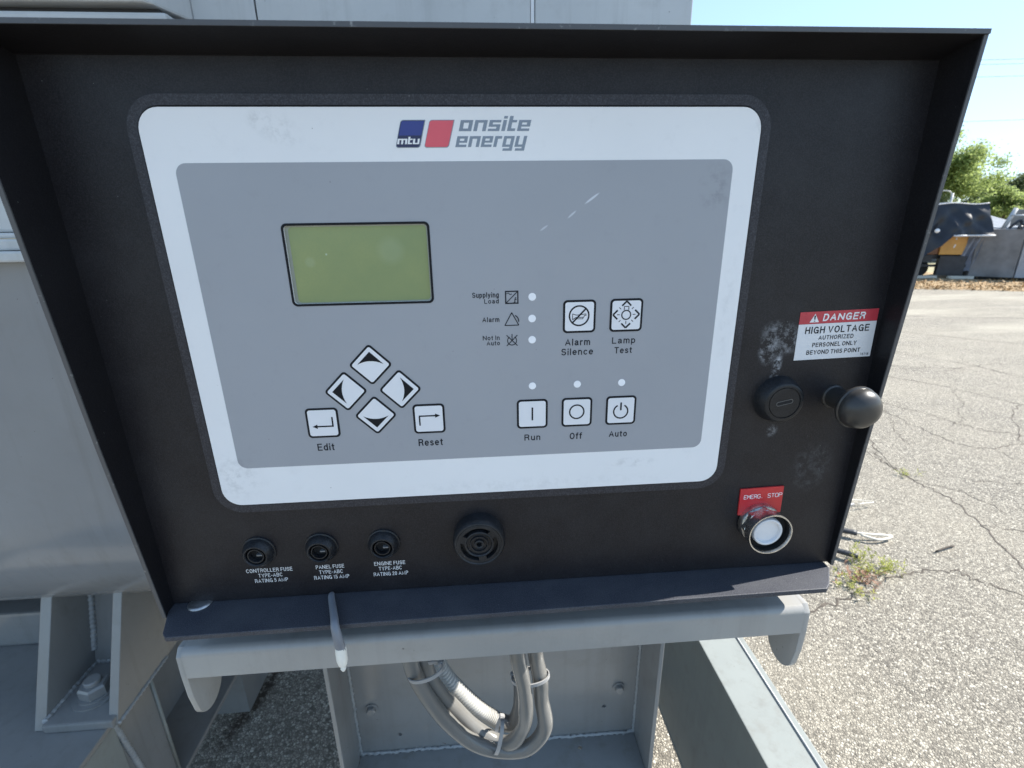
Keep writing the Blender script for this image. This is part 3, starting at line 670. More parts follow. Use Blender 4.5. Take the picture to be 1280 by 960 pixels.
# ledge (base plate) with chamfered right end
bm = BM()
prism(bm, [(XL+.001, .262), (XL-.0005, -.0040), (-.0430, -.0240), (-.0395, -.0276), (.4095, -.0243), (.4145, -.0200), (.4262, -.0040), (.4262, .262)], 'z', 1.1990, 1.2027, .0006)
part('ledge', bm, M_ledge, cb)
bm = BM(); lathe(bm, [(.0078, 0), (.0078, .0006), (.006, .0014), (.0, .0017)], (-.0325, .0015, 1.2028), (0, 0, 1), 28); part('screw_head', bm, M_steel, cb, smooth='all')
# moulded rim, gap, membrane
x0, x1, z0, z1 = 0., .33, 1.2800, 1.5108
bm = BM(); ringprism(bm, rrect(x0-.0062, x1+.0062, z0-.0062, z1+.0062, .0175), rrect(x0-.0010, x1+.0010, z0-.0010, z1+.0010, .0125), .0010, .0023); part('rim', bm, M_bez, cb)
bm = BM(); prism(bm, rrect(x0-.0008, x1+.0008, z0-.0008, z1+.0008, .0122), 'y', .0016, .0021); part('rim_gap', bm, M_gap, cb)
bm = BM(); HO = rrect(.0641, .1426, 1.4098, 1.4528, .0020); ringprism(bm, rrect(x0, x1, z0, z1, .0115), HO, 0., .0015); mem = part('keypad_overlay', bm, M_white, cb)
bm = BM(); ringprism(bm, rrect(.0137, .3164, 1.3064, 1.4847, .0058), HO, -.00008, -.00001); part('grey_field', bm, M_greym, mem)
# LCD
bm = BM(); ringprism(bm, rrect(.0628, .1439, 1.4085, 1.4541, .0030), rrect(.0641, .1426, 1.4098, 1.4528, .0020), -.0003, -.00008); part('screen_border', bm, M_ink, mem)
bm = BM(); prism(bm, rrect(.0636, .1431, 1.4093, 1.4533, .0020), 'y', .00125, .00148); part('screen', bm, M_lcd, mem)
bm = BM(); ringprism(bm, rrect(.0637, .1430, 1.4094, 1.4532, .0020), rrect(.0660, .1419, 1.4104, 1.4521, .0022), .00115, .00124); part('recess_ring', bm, plain('grey_recess_ring', (.27, .285, .235), .4), mem)  # flat grey ring in place of the visible recess wall, wider at left

# ---- logo
def pgram(x0, x1, z0, z1, sh, cut=(.0011, .0011)):
    """leaning box: sharp top right, rounded others"""
    def q(x, z): return (x+(z-z0)*sh, z)
    r1 = .0013; o = [q(x1, z1)]
    for cx, cz, a in ((x0+r1, z1-r1, 90), (x0+r1, z0+r1, 180), (x1-r1, z0+r1, 270)):
        for k in range(6):
            t_ = R(a+18*k); o.append(q(cx+r1*math.cos(t_), cz+r1*math.sin(t_)))
    return o
SH = .285
bm = BM(); prism(bm, pgram(.1288, .1417, 1.4914, 1.5047, SH), 'y', -.0002, 0); logo = part('emblem', bm, M_loggrey, mem)
bm = BM(); prism(bm, pgram(.1291, .1414, 1.4917, 1.5044, SH), 'y', -.0003, -.0002); part('emblem_base', bm, M_navy, mem)
def q_(x, z): return (x+(z-1.4914)*SH, z)
bm = BM(); prism(bm, [q_(.1294, 1.4973), q_(.1412, 1.4973), q_(.1412, 1.5041), q_(.1300, 1.5041), q_(.1294, 1.5036)], 'y', -.0004, -.0003); part('emblem_field', bm, M_blue, mem)
bm = BM(); prism(bm, pgram(.1439, .1570, 1.4914, 1.5047, SH), 'y', -.0002, 0); part('emblem', bm, M_loggrey, mem)
bm = BM(); prism(bm, pgram(.1442, .1567, 1.4917, 1.5044, SH), 'y', -.0003, -.0002); part('emblem_field', bm, M_red, mem)
# square block letters: rectangles (x0,x1,z0,z1) with x-height 1, drawn without overlaps
T = .30
GL = {'o': (1.02, [(0, 1.02, 0, T*.8), (0, 1.02, 1-T*.8, 1), (0, T, T*.8, 1-T*.8), (1.02-T, 1.02, T*.8, 1-T*.8)]),
      'n': (1.02, [(0, T, 0, 1-T*.8), (0, 1.02, 1-T*.8, 1), (1.02-T, 1.02, 0, 1-T*.8)]),
      's': (.95, [(0, .95, 0, T*.72), (0, .95, .39, .61), (0, .95, 1-T*.72, 1), (0, T, .61, 1-T*.72), (.95-T, .95, T*.72, .39)]),
      'i': (T, [(0, T, 0, 1), (0, T, 1.12, 1.36)]),
      't': (.66, [(0, T, T*.8, 1.36), (0, .66, 0, T*.8), (T, .66, 1-T*.72, 1)]),
      'e': (1.0, [(0, 1.0, 0, T*.75), (0, T, T*.75, 1-T*.75), (T, 1.0, .40, .58), (0, 1.0, 1-T*.75, 1), (1.0-T, 1.0, .58, 1-T*.75)]),
      'r': (.66, [(0, T, 0, 1), (T, .66, 1-T*.8, 1)]),
      'g': (1.0, [(0, T, T*.72, 1-T*.75), (0, 1.0-T, 0, T*.72), (0, 1.0-T, 1-T*.75, 1), (1.0-T, 1.0, -.36, 1), (.12, 1.0-T, -.36, -.36+T*.75)]),
      'y': (1.0, [(0, T, T*.72, 1), (0, 1.0-T, 0, T*.72), (1.0-T, 1.0, -.36, 1), (.12, 1.0-T, -.36, -.36+T*.75)]),
      'm': (1.5, [(0, T, 0, 1-T*.8), (0, 1.5, 1-T*.8, 1), (.75-T/2, .75+T/2, 0, 1-T*.8), (1.5-T, 1.5, 0, 1-T*.8)]),
      'u': (1.0, [(0, T, T*.8, 1), (0, 1.0-T, 0, T*.8), (1.0-T, 1.0, 0, 1)])}
def block(word, x, z, wd, xh, mat, y, shear=.27, gap=.17):
    tot = sum(GL[c][0] for c in word)+gap*(len(word)-1); kx = wd/tot; cx = 0
    for c in word:
        bm = BM()
        for (a, b_, c0, c1) in GL[c][1]:
            prism(bm, [(x+(cx+px)*kx+pz*xh*shear, z+pz*xh) for px, pz in ((a, c0), (b_, c0), (b_, c1), (a, c1))], 'y', y, y+.0001)
        part('letter', bm, mat, mem); cx += GL[c][0]+gap
block('onsite', .1627, 1.4993, .0376, .0053, M_loggrey, -.0001)
block('energy', .1605, 1.4916, .0376, .0053, M_loggrey, -.0001)
block('mtu', .1298, 1.4931, .0116, .0026, M_wink, -.0005, .22, .12)

# ---- keys
def key(cx, cz, s=.0199, rot=0, black=.0013, r=.0026, parent=mem):
    def tr(ps):
        c_, s_ = math.cos(rot), math.sin(rot); return [(cx+a*c_-b*s_, cz+a*s_+b*c_) for a, b in ps]
    h = s/2
    bm = BM(); ringprism(bm, tr(rrect(-h, h, -h, h, r)), tr(rrect(-h+black, h-black, -h+black, h-black, r-black*.8)), -.0003, -.00008); k = part('key', bm, M_key, parent)
    k.data.materials.clear(); k.data.materials.append(M_ink)
    bm = BM(); prism(bm, tr(rrect(-h+black, h-black, -h+black, h-black, r-black*.8)), 'y', -.00045, -.00008); part('key_face', bm, M_key, k)
    return k
YS, YT = -.00058, -.00045
def sym(k, fn):
    bm = BM(); fn(bm); part('symbol', bm, M_ink, k)
def tri_curve(bm, cx, cz, ang):
    # arrow head with a hollow curved base
    c_, s_ = math.cos(ang), math.sin(ang); pts = [(0, .0078)]
    for k in range(9):
        u_ = -1+2*k/8; pts.append((-u_*.0075*-1, .0005+.0018*(1-u_*u_)))
    pts = [(0, .0082)]+[(.0078*u_, .0004+.0020*(1-u_*u_)) for u_ in [1-2*k/8 for k in range(9)]]
    prism(bm, [(cx+a*c_-b*s_, cz+a*s_+b*c_) for a, b in pts], 'y', YS, YT)
for (cx, cz, an) in ((.1031, 1.3721, 0), (.0865, 1.3557, 90), (.1196, 1.3557, -90), (.1030, 1.3392, 180)):
    k = key(cx, cz, .0187, R(45), .00125, .0022); sym(k, lambda bm: tri_curve(bm, cx, cz, R(an)))
k = key(.0699, 1.3355)
def f_(bm):
    seg(bm, (.0660, 1.3332), (.0763, 1.3332), .0009, YS, YT); seg(bm, (.0759, 1.3332+.00035), (.0759, 1.3393), .0009, YS, YT)
    prism(bm, [(.0634, 1.3332), (.0664, 1.3346), (.0664, 1.3318)], 'y', YS-.00005, YT)
sym(k, f_)
k = key(.1359, 1.3354)
def f_(bm):
    seg(bm, (.1296, 1.3374), (.1400, 1.3374), .0009, YS, YT); seg(bm, (.1299, 1.3374-.00035), (.1299, 1.3310), .0009, YS, YT)
    prism(bm, [(.1428, 1.3374), (.1398, 1.3388), (.1398, 1.3360)], 'y', YS-.00005, YT)
sym(k, f_)
k = key(.2307, 1.3980, .0201)
def f_(bm):
    c = (.2305, 1.3985); arcring(bm, c, .0064, .0055, YS, YT)
    seg(bm, (c[0]-.0041, c[1]-.0043), (c[0]+.0041, c[1]+.0043), .0009, YS-.00006, YT)
    P = [(-.0040, .0014), (-.0040, -.0022), (-.0020, -.0008), (.0030, -.0008), (.0030, .0002), (.0042, .0002), (.0042, .0012), (-.0016, .0006), (-.0040, .0014)]
    for a, b_ in zip(P, P[1:]): seg(bm, (c[0]+a[0], c[1]+a[1]-.0002), (c[0]+b_[0], c[1]+b_[1]-.0002), .0004, YS+.00004, YT)
    seg(bm, (c[0]-.0010, c[1]-.0019), (c[0]+.0024, c[1]-.0019), .0004, YS+.00005, YT)
    seg(bm, (c[0]+.0024, c[1]-.0019), (c[0]+.0024, c[1]-.0010), .0004, YS+.00006, YT)
sym(k, f_)
k = key(.2597, 1.3980, .0203)
def f_(bm):
    c = (.2596, 1.3984); d_ = .0082
    for (ax_, az_) in ((0, 1), (1, 0), (0, -1), (-1, 0)):
        tip = Vector((ax_, az_))*d_
        for s_ in (1, -1):
            e = Vector((ax_*.66+az_*s_*.34, az_*.66+ax_*s_*.34))*d_
            seg(bm, (c[0]+tip.x, c[1]+tip.y), (c[0]+e.x*1.0, c[1]+e.y*1.0), .0010, YS+(.00003 if s_ > 0 else 0), YT)
    arcring(bm, (c[0], c[1]-.0002), .0031, .0024, YS, YT)
    bx = [(-.0014, .0028), (-.0014, .0050), (.0014, .0050), (.0014, .0028)]
    for a, b_ in zip(bx, bx[1:]): seg(bm, (c[0]+a[0], c[1]+a[1]), (c[0]+b_[0], c[1]+b_[1]), .0004, YS-.00003, YT)
    for an in (0, 180, 270): seg(bm, (c[0]+.0040*math.cos(R(an)), c[1]+.0040*math.sin(R(an))), (c[0]+.0057*math.cos(R(an)), c[1]+.0057*math.sin(R(an))), .00045, YS+.00005, YT)
    for an in (45, 135, 225, 315): seg(bm, (c[0]+.0048*math.cos(R(an)), c[1]+.0048*math.sin(R(an))), (c[0]+.0063*math.cos(R(an)), c[1]+.0063*math.sin(R(an))), .00045, YS+.00006, YT)
sym(k, f_)
k = key(.2018, 1.3357); sym(k, lambda bm: seg(bm, (.2018, 1.3314), (.2018, 1.3402), .0010, YS, YT))
k = key(.2308, 1.3357); sym(k, lambda bm: arcring(bm, (.2307, 1.3360), 0.0051, .0042, YS, YT))
k = key(.2598, 1.3357)
def f_(bm):
    arcring(bm, (.2597, 1.3350), 0.0051, .0042, YS, YT, 90+28, 450-28); seg(bm, (.2597, 1.3358), (.2597, 1.3412), .0010, YS-.00003, YT)
sym(k, f_)
for (cx, cz) in ((.2019, 1.4106), (.2018, 1.3976), (.2018, 1.3845), (.2019, 1.3547), (.2306, 1.3547), (.2593, 1.3547)):
    bm = BM(); prism(bm, [(cx+.0023*math.cos(R(a)), cz+.0023*math.sin(R(a))) for a in range(0, 360, 12)], 'y', -.0003, -.00008); part('indicator_window', bm, M_led, mem)
# ---- icons on the grey field
IY, IT = -.0002, -.00008
bm = BM()
a, b_, c, d = .1857, .1937, 1.4067, 1.4145; w_ = .00075
box(bm, a, b_, IY, IT, d-w_, d); box(bm, a, b_, IY, IT, c, c+w_); box(bm, a, a+w_, IY, IT, c+w_, d-w_); box(bm, b_-w_, b_, IY, IT, c+w_, d-w_)
seg(bm, (a+.0005, c+.0005), (b_-.0005, d-.0005), .0005, IY-.00004, IT)
P = [(.1867+.0030*k/10, 1.4127+.0005*math.sin(2*math.pi*k/10)) for k in range(11)]
for k in range(10): seg(bm, P[k], P[k+1], .0004, IY-.00002, IT)
seg(bm, (.1906, 1.4073), (.1919, 1.4079), .0004, IY-.00003, IT); seg(bm, (.1914, 1.4077), (.1918, 1.4104), .0005, IY-.00001, IT); seg(bm, (.1912, 1.4091), (.1926, 1.4094), .0004, IY-.00005, IT); seg(bm, (.1917, 1.4104), (.1923, 1.4104), .0004, IY-.00006, IT)
part('icon', bm, M_inkg, mem)
bm = BM()
for i, (p, q) in enumerate((((.1895, 1.4015), (.1853, 1.3938)), ((.1853, 1.3938), (.1937, 1.3938)), ((.1937, 1.3938), (.1895, 1.4015)))): seg(bm, p, q, .00055, IY-.00003*i, IT)
arcring(bm, (.1897, 1.3962), .0043, .0037, IY-.0001, IT, -5, 62, 12)
part('icon', bm, M_inkg, mem)
bm = BM()
arcring(bm, (.1895, 1.3843), .0030, .0025, IY, IT, 125, 415, 24); seg(bm, (.1895, 1.3850), (.1895, 1.3884), .0005, IY-.00003, IT)
seg(bm, (.1862, 1.3811), (.1928, 1.3877), .0005, IY-.00005, IT); seg(bm, (.1862, 1.3877), (.1928, 1.3811), .0005, IY-.00007, IT)
part('icon', bm, M_inkg, mem)
# ---- lettering on the overlay
for (s, x, z, wd, ht) in (('Supplying', .1663, 1.4108, .0157, .0031), ('Load', .1733, 1.4072, .0086, .0028), ('Alarm', .1718, 1.3961, .0102, .0030), ('Not In', .1717, 1.3850, .0102, .0028), ('Auto', .1739, 1.3817, .0081, .0028),
                          ('Alarm', .2222, 1.3800, .0157, .0043), ('Silence', .2200, 1.3739, .0200, .0043), ('Lamp', .2517, 1.3803, .0147, .0041), ('Test', .2535, 1.3740, .0112, .0041),
                          ('Run', .1966, 1.3171, .0104, .0043), ('Off', .2265, 1.3166, .0082, .0046), ('Auto', .2528, 1.3169, .0121, .0044), ('Edit', .0643, 1.3165, .0106, .0049), ('Reset', .1280, 1.3166, .0156, .0049)):
    text(s, x, z, wd, ht, M_inkg, mem, y=-.0002, bold=.155)
# ---- lettering on the door
YD = .0020
for (s, x, z, wd) in (('CONTROLLER FUSE', .0026, 1.2251, .0312), ('TYPE-ABC', .0101, 1.2208, .0162), ('RATING 5 AMP', .0071, 1.2165, .0224), ('PANEL FUSE', .0497, 1.2249, .0194), ('TYPE-ABC', .0514, 1.2205, .0162), ('RATING 15 AMP', .0474, 1.2161, .0242),
                      ('ENGINE FUSE', .0898, 1.2248, .0216), ('TYPE-ABC', .0926, 1.2205, .0160), ('RATING 20 AMP', .0886, 1.2159, .0242)):
    text(s, x, z, wd, .0031, M_wink, cb, y=YD, bold=.125)

# ---- fuse holders
def fuse(cx, cz, turn, label):
    bm = BM()
    def wob(k, h):
        a = (k*360/60+turn) % 360
        return .965 if min(abs(a-q) if abs(a-q) < 180 else 360-abs(a-q) for q in (95, 215, 335)) < 9 and .0012 < h < .0055 else 1
    lathe(bm, [(.0112, 0), (.0112, .0012), (.0104, .0016), (.0102, .0030), (.0094, .0046), (.0084, .0062), (.0078, .0070), (.0070, .0072), (.0066, .0066), (.0064, .0015), (0, .0015)], (cx, .0022, cz), n=60, wob=wob)
    f = part('fuse_holder', bm, M_plast, cb, smooth=28, label=label)
    bm = BM(); n = 32; o_ = []; i_ = []
    for k in range(n):
        a = 2*math.pi*k/n+R(turn); r1, r2 = .0054, .0047
        cl = math.cos(2*math.pi*k/n-R(230)+math.pi)
        lim = .0042/max(cl, 1e-3) if cl > 0 else 9
        a = 2*math.pi*k/n
        o_.append((cx+min(r1, lim+.0007)*math.cos(a), cz+min(r1, lim+.0007)*math.sin(a))); i_.append((cx+min(r2, lim)*math.cos(a), cz+min(r2, lim)*math.sin(a)))
    ringprism(bm, o_, i_, -.0040, .0010); part('socket', bm, M_plast, f)
    bm = BM(); prism(bm, [(cx-.0046, cz-.0046), (cx+.0046, cz-.0046), (cx+.0046, cz+.0046), (cx-.0046, cz+.0046)], 'y', .0000, .0004); part('socket_floor', bm, M_gap, f)
    bm = BM(); box(bm, cx+.0004, cx+.0040, -.0036, -.0004, cz-.0003, cz+.0007, .0002); part('contact_blade', bm, plain('grey_contact', (.16, .16, .16), .4), f)
fuse(.0143, 1.2427, 0, 'left fuse holder above the word controller'); fuse(.0560, 1.2430, 25, 'middle fuse holder above the word panel'); fuse(.0982, 1.2432, 10, 'right fuse holder above the word engine')
# ---- buzzer
bx, bz = .1643, 1.2452
bm = BM(); lathe(bm, [(.0179, 0), (.0180, .0060), (.0176, .0095), (.0166, .0112), (.0158, .0115), (.0150, .0110), (.0146, .0112), (.0128, .0112), (.0126, .0070), (.0100, .0070), (.0099, .0112), (.0092, .0115), (.0085, .0110), (.0082, .0098), (.0064, .0098), (.0062, .0112), (.0054, .0112), (.0052, .0098), (.0036, .0098), (.0034, .0113), (.0026, .0116), (.0018, .0112), (.0016, .0080), (0, .0080)], (bx, .0022, bz), n=72)
z_ = part('buzzer', bm, M_plast, cb, smooth=28)
bm = BM()
for a in (40, 160, 280):
    ca, sa = math.cos(R(a)), math.sin(R(a)); seg(bm, (bx+ca*.0098, bz+sa*.0098), (bx+ca*.0129, bz+sa*.0129), .0052, -.0089, -.0050)
part('bridge', bm, M_plast, z_)
# ---- key lock
lx, lz = .3665, 1.3385
bm = BM(); lathe(bm, [(.0160, 0), (.0158, .0010), (.0146, .0062), (.0130, .0086), (.0122, .0090), (.0107, .0090), (.0105, .0082), (.0103, .0082), (.0101, .0088), (0, .0088)], (lx, .0022, lz), n=64)
lk = part('key_lock', bm, M_plast, cb, smooth=28)
bm = BM(); sa, ca = math.sin(R(12)), math.cos(R(12))
def rs(pts): return [(lx+a*ca-b*sa, lz+.0002+a*sa+b*ca) for a, b in pts]
prism(bm, rs(rrect(-.0052, .0052, -.0011, .0011, .0010, 4)), 'y', -.00668, -.0064); part('key_slot', bm, M_gap, lk)
bm = BM(); ringprism(bm, rs(rrect(-.0056, .0056, -.0015, .0015, .0013, 4)), rs(rrect(-.0052, .0052, -.0011, .0011, .0010, 4)), -.00675, -.0064); part('slot_rim', bm, plain('worn_lock_face', (.10, .10, .10), .35), lk)
bm = BM(); box(bm, lx+.0102, lx+.0122, -.0070, -.0066, lz+.0010, lz+.0016); part('index_notch', bm, M_gap, lk)
# ---- latch knob
kx, kz = .4060, 1.3385
bm = BM(); lathe(bm, [(.0082, 0), (.0080, .0012), (.0070, .0018), (.0068, .0150), (.0074, .0175), (0, .0175)], (kx, .0022, kz), n=40); kn = part('latch_knob', bm, M_plastsm, cb, smooth=30)
bm = BM(); pr_ = [(0, 0), (.0090, .0000), (.0126, .0010), (.0138, .0026), (.0138, .0040), (.0130, .0046), (.0131, .0052), (.0128, .0078), (.0116, .0108), (.0092, .0134), (.0060, .0148), (.0028, .0154), (0, .0155)]
lathe(bm, pr_, (kx, -.0150, kz), (.04, -1, -.02), n=56); part('knob_cap', bm, M_plastsm, kn, smooth=40)
# ---- danger label
def local(x0, z0, ang):
    c_, s_ = math.cos(ang), math.sin(ang); return lambda u, v: (x0+u*c_-v*s_, z0+u*s_+v*c_)
an = R(1.35); q = local(.3737, 1.3646, an)
bm = BM(); prism(bm, [q(0, 0), q(.0521, 0), q(.0521, .0236), q(0, .0236)], 'y', .0019, .00219); lb = part('danger_label', bm, M_lab, cb)
bm = BM(); prism(bm, [q(0, .0237), q(.0521, .0237), q(.0521, .0315), q(0, .0315)], 'y', .0019, .00219); part('red_band', bm, M_labr, lb)
def lt(s, u, v, wd, ht, mat, bold=.17, sh=0., y=.0018):
    x, z = q(u, v); text(s, x, z, wd, ht, mat, lb, y=y, bold=bold, rot=an, shear=sh)
lt('DANGER', .0153, .0252, .0284, .0047, M_wink, .19, .10)
lt('HIGH VOLTAGE', .0048, .0173, .0430, .0045, M_ink, .165)
lt('AUTHORIZED', .0145, .0130, .0236, .0028, M_ink, .165); lt('PERSONEL ONLY', .0110, .0083, .0300, .0029, M_ink, .165); lt('BEYOND THIS POINT', .0078, .0034, .0366, .0029, M_ink, .165); lt('76718', .0448, .0010, .0058, .0016, M_ink, .14)
bm = BM(); prism(bm, [q(.0068, .0247), q(.0130, .0247), q(.0099, .0301)], 'y', .0018, .0019); part('warning_triangle', bm, M_wink, lb)
bm = BM(); prism(bm, [q(.0096, .0265), q(.0102, .0265), q(.0104, .0290), q(.0094, .0290)], 'y', .0017, .0018); prism(bm, [q(.0096, .0252), q(.0102, .0252), q(.0102, .0258), q(.0096, .0258)], 'y', .0017, .0018); part('exclamation_mark', bm, M_ink, lb)
# ---- emergency stop
q2_ = local(.3510, 1.2498, R(1.5))
bm = BM(); prism(bm, [q2_(0, 0), q2_(.0318, 0), q2_(.0318, .0213), q2_(0, .0213)], 'y', .0010, .0022, .0002); ep = part('name_plate', bm, M_engr, cb)
def monol(s, u, v, wd, ht):
    """thin engraved single line capitals"""
    G_ = {'E': [[(1, 0), (0, 0), (0, 1), (1, 1)], [(0, .5), (.8, .5)]], 'M': [[(0, 0), (0, 1), (.5, .4), (1, 1), (1, 0)]], 'R': [[(0, 0), (0, 1), (.8, 1), (1, .85), (1, .62), (.8, .5), (0, .5)], [(.5, .5), (1, 0)]],
          'G': [[(1, .8), (.8, 1), (.2, 1), (0, .8), (0, .2), (.2, 0), (.8, 0), (1, .2), (1, .45), (.6, .45)]], '.': [[(.3, 0), (.5, .06)]], 'S': [[(1, .85), (.8, 1), (.2, 1), (0, .8), (.2, .52), (.8, .48), (1, .22), (.8, 0), (.2, 0), (0, .15)]],
          'T': [[(.5, 0), (.5, 1)], [(0, 1), (1, 1)]], 'O': [[(.2, 0), (.8, 0), (1, .2), (1, .8), (.8, 1), (.2, 1), (0, .8), (0, .2), (.2, 0)]], 'P': [[(0, 0), (0, 1), (.8, 1), (1, .85), (1, .62), (.8, .5), (0, .5)]]}
    adv = wd/(len(s)+(len(s)-1)*.28)
    for i, c in enumerate(s):
        bm = BM(); j = 0
        for pl in G_[c]:
            for a, b_ in zip(pl, pl[1:]):
                seg(bm, q2_(u+(i*1.28+a[0])*adv, v+a[1]*ht), q2_(u+(i*1.28+b_[0])*adv, v+b_[1]*ht), .00036, .00090-.00001*j, .0010); j += 1
        part('letter', bm, M_wink, ep)
monol('EMERG.', .0030, .0131, .0145, .0030); monol('STOP', .0205, .0131, .0105, .0030)
ex, ez = .3667, 1.2440
bm = BM(); lathe(bm, [(.0150, 0), (.0152, .0020), (.0150, .0040), (.0146, .0048), (0, .0048)], (ex, .0010, ez), n=48); es = part('stop_button', bm, M_chrome, cb, smooth=30)
bm = BM(); lathe(bm, [(.0140, 0), (.0150, .0008), (.0150, .0058), (.0140, .0072), (.0128, .0074), (.0, .0074)], (ex, -.0018, ez), n=8); part('hex_nut', bm, M_chrome, es, smooth=15)
bm = BM(); lathe(bm, [(.0150, 0), (.0156, .0066), (.0155, .0072), (.0147, .0071), (.0143, .0060), (.0141, -.0002)], (ex, -.0084, ez), n=64); part('guard_ring', bm, M_chrome, es, smooth=30)
bm = BM(); lathe(bm, [(.01405, -.0005), (.0142, .0056)], (ex, -.0084, ez), n=64); part('ring_inner_dark', bm, M_gap, es, smooth='all')  # near-black lining added to put the ring's inner darkness into the colour
bm = BM(); prism(bm, [(ex+.0140*math.cos(R(a)), ez+.0140*math.sin(R(a))) for a in range(0, 360, 10)], 'y', -.0098, -.0093); part('ring_floor', bm, M_gap, es)
bm = BM(); lathe(bm, [(.0108, -.001), (.0106, .0026), (.0102, .0036), (.0094, .0039), (.0087, .0036), (.0083, .0018), (0, .0014)], (ex-.0006, -.0096, ez+.0003), n=56); part('push_cap', bm, M_capw, es, smooth=32)

# ================================================================== CABLES
A = [(.0795, .125, 1.10), (.0805, .125, 1.03), (.0828, .125, .9891), (.0965, .125, .9502), (.1159, .125, .9087), (.1388, .125, .8772), (.1665, .125, .8564), (.1898, .125, .8498), (.2134, .125, .8608), (.2296, .125, .891), (.2259, .125, .9295), (.224, .125, .9639), (.2189, .125, .9973), (.2175, .125, 1.04), (.2175, .125, 1.11)]
Bp = [(.0925, .140, 1.11), (.0930, .140, 1.03), (.0961, .14, .9773), (.1098, .14, .9373), (.1289, .139, .9008), (.1493, .137, .8742), (.174, .132, .8581), (.1919, .126, .867), (.2042, .12, .8958), (.2066, .115, .9327), (.2041, .113, .969), (.1979, .112, 1.0135), (.196, .112, 1.05), (.196, .112, 1.11)]
Cp = [(.098, .158, 1.06), (.1015, .158, 1.0), (.1094, .158, .9511), (.1324, .158, .9093), (.1551, .158, .8783), (.1752, .158, .8581)]
def hose(name, pts, r, label, seed, mat=None):
    rnd = random.Random(seed); P = spline([(x, y+rnd.uniform(-.003, .003), z) for x, y, z in pts], 10)
    bm = BM(); tube(bm, P, r, 20, rf=lambda f, i: r*(1+.03*math.sin(i*.35+seed)))
    return whole(part(name, bm, mat or M_hose, smooth='all'), label, 'hose')
hose('hose', A, .0088, 'outer smooth grey hose of the loop hanging below the bar', 1)
hose('hose', Bp, .0084, 'inner smooth grey hose of the loop hanging below the bar', 2)
P = spline(Cp, 40); bm = BM()
tube(bm, P, .0095, 20, rf=lambda f, i: .0089+.0008*(1 if (i % 4) < 2 else -1))
whole(part('corrugated_conduit', bm, M_corr, smooth=50), 'pale ribbed corrugated conduit behind the smooth hoses', 'conduit')
bm = BM(); tube(bm, spline([(.1740, .158, .8590), (.1922, .157, .8536), (.2030, .160, .872), (.2060, .172, .895), (.205, .20, .92), (.205, .248, .93)], 8), .0095, 20)
whole(part('hose', bm, M_hose, smooth='all'), 'dark cuffed grey hose joining the ribbed conduit behind the bend', 'hose')
# straps round the hoses
def strap(c, d, ra, rb, label, head=None):
    t = thing('cable_tie', label, 'cable tie', c, 'grey cable ties round the hoses'); c = Vector(c); d = Vector(d).normalized()
    u = d.cross(Vector((0, 1, 0))).normalized(); v = d.cross(u); n = 40; bm = BM(); rows = []
    for k in range(n):
        a = 2*math.pi*k/n; o_ = u*math.cos(a)*ra+v*math.sin(a)*rb; nn = (u*math.cos(a)/ra+v*math.sin(a)/rb).normalized()
        rows.append([bm.verts.new(c+o_+nn*e+d*g) for e, g in ((0, -.0022), (.0013, -.0022), (.0013, .0022), (0, .0022))])
    for k in range(n):
        for j in range(4): bm.faces.new((rows[k][j], rows[k][(j+1) % 4], rows[(k+1) % n][(j+1) % 4], rows[(k+1) % n][j]))
    part('band', bm, M_zip, t)
    hp = c+u*ra*(head or 1)*.93+v*-rb*.55; M_ = Matrix.Translation(hp) @ Matrix((u, v, d)).transposed().to_4x4()
    tb = bmesh.new(); bmesh.ops.create_cube(tb, size=1)
    for q_v in tb.verts: q_v.co = Vector((q_v.co.x*.0065, q_v.co.y*.006, q_v.co.z*.0065))
    bmesh.ops.bevel(tb, geom=tb.edges[:], offset=.001, segments=2, affect='EDGES'); bm = BM(); join(bm, tb, M_); part('tie_head', bm, M_zip, t)
strap((.0975, .1215, .9885), (.28, 0, -.96), .0190, .0100, 'grey cable tie round the hoses on the left side of the loop', 1)
strap((.2130, .1225, .969), (-.10, 0, 1), .0205, .0105, 'grey cable tie round the hoses on the right side of the loop', -1 if False else 1)
strap((.1745, .1265, .8755), (.95, 0, -.22), .0235, .0125, 'grey cable tie round hoses and conduit at the bottom of the loop', 1)
# small sensor lead hanging over the ledge
t = thing('hanging_lead', 'short grey lead with a white tip hanging over the ledge below the panel fuse', 'lead', (.068, -.03, 1.19))
P = spline([(.0585, -.001, 1.2052), (.0600, -.0060, 1.2062), (.0668, -.0240, 1.2068), (.0690, -.0308, 1.2045), (.0705, -.0330, 1.1970), (.0710, -.0325, 1.1880)], 8)
bm = BM(); tube(bm, P, .0030, 14, rf=lambda f, i: .0019+.0012*f, sx=1.15); part('sleeve', bm, M_tail, t, smooth='all')
bm = BM(); lathe(bm, [(0, -.001), (.0034, 0), (.0037, .004), (.0036, .011), (.0028, .0145), (.0016, .0150), (.0014, .0165), (.0019, .0180), (.0010, .0200), (0, .0202)], (.0710, -.0325, 1.1900), (-.01, -.02, -1), n=18); part('tip', bm, M_tip, t, smooth=40)

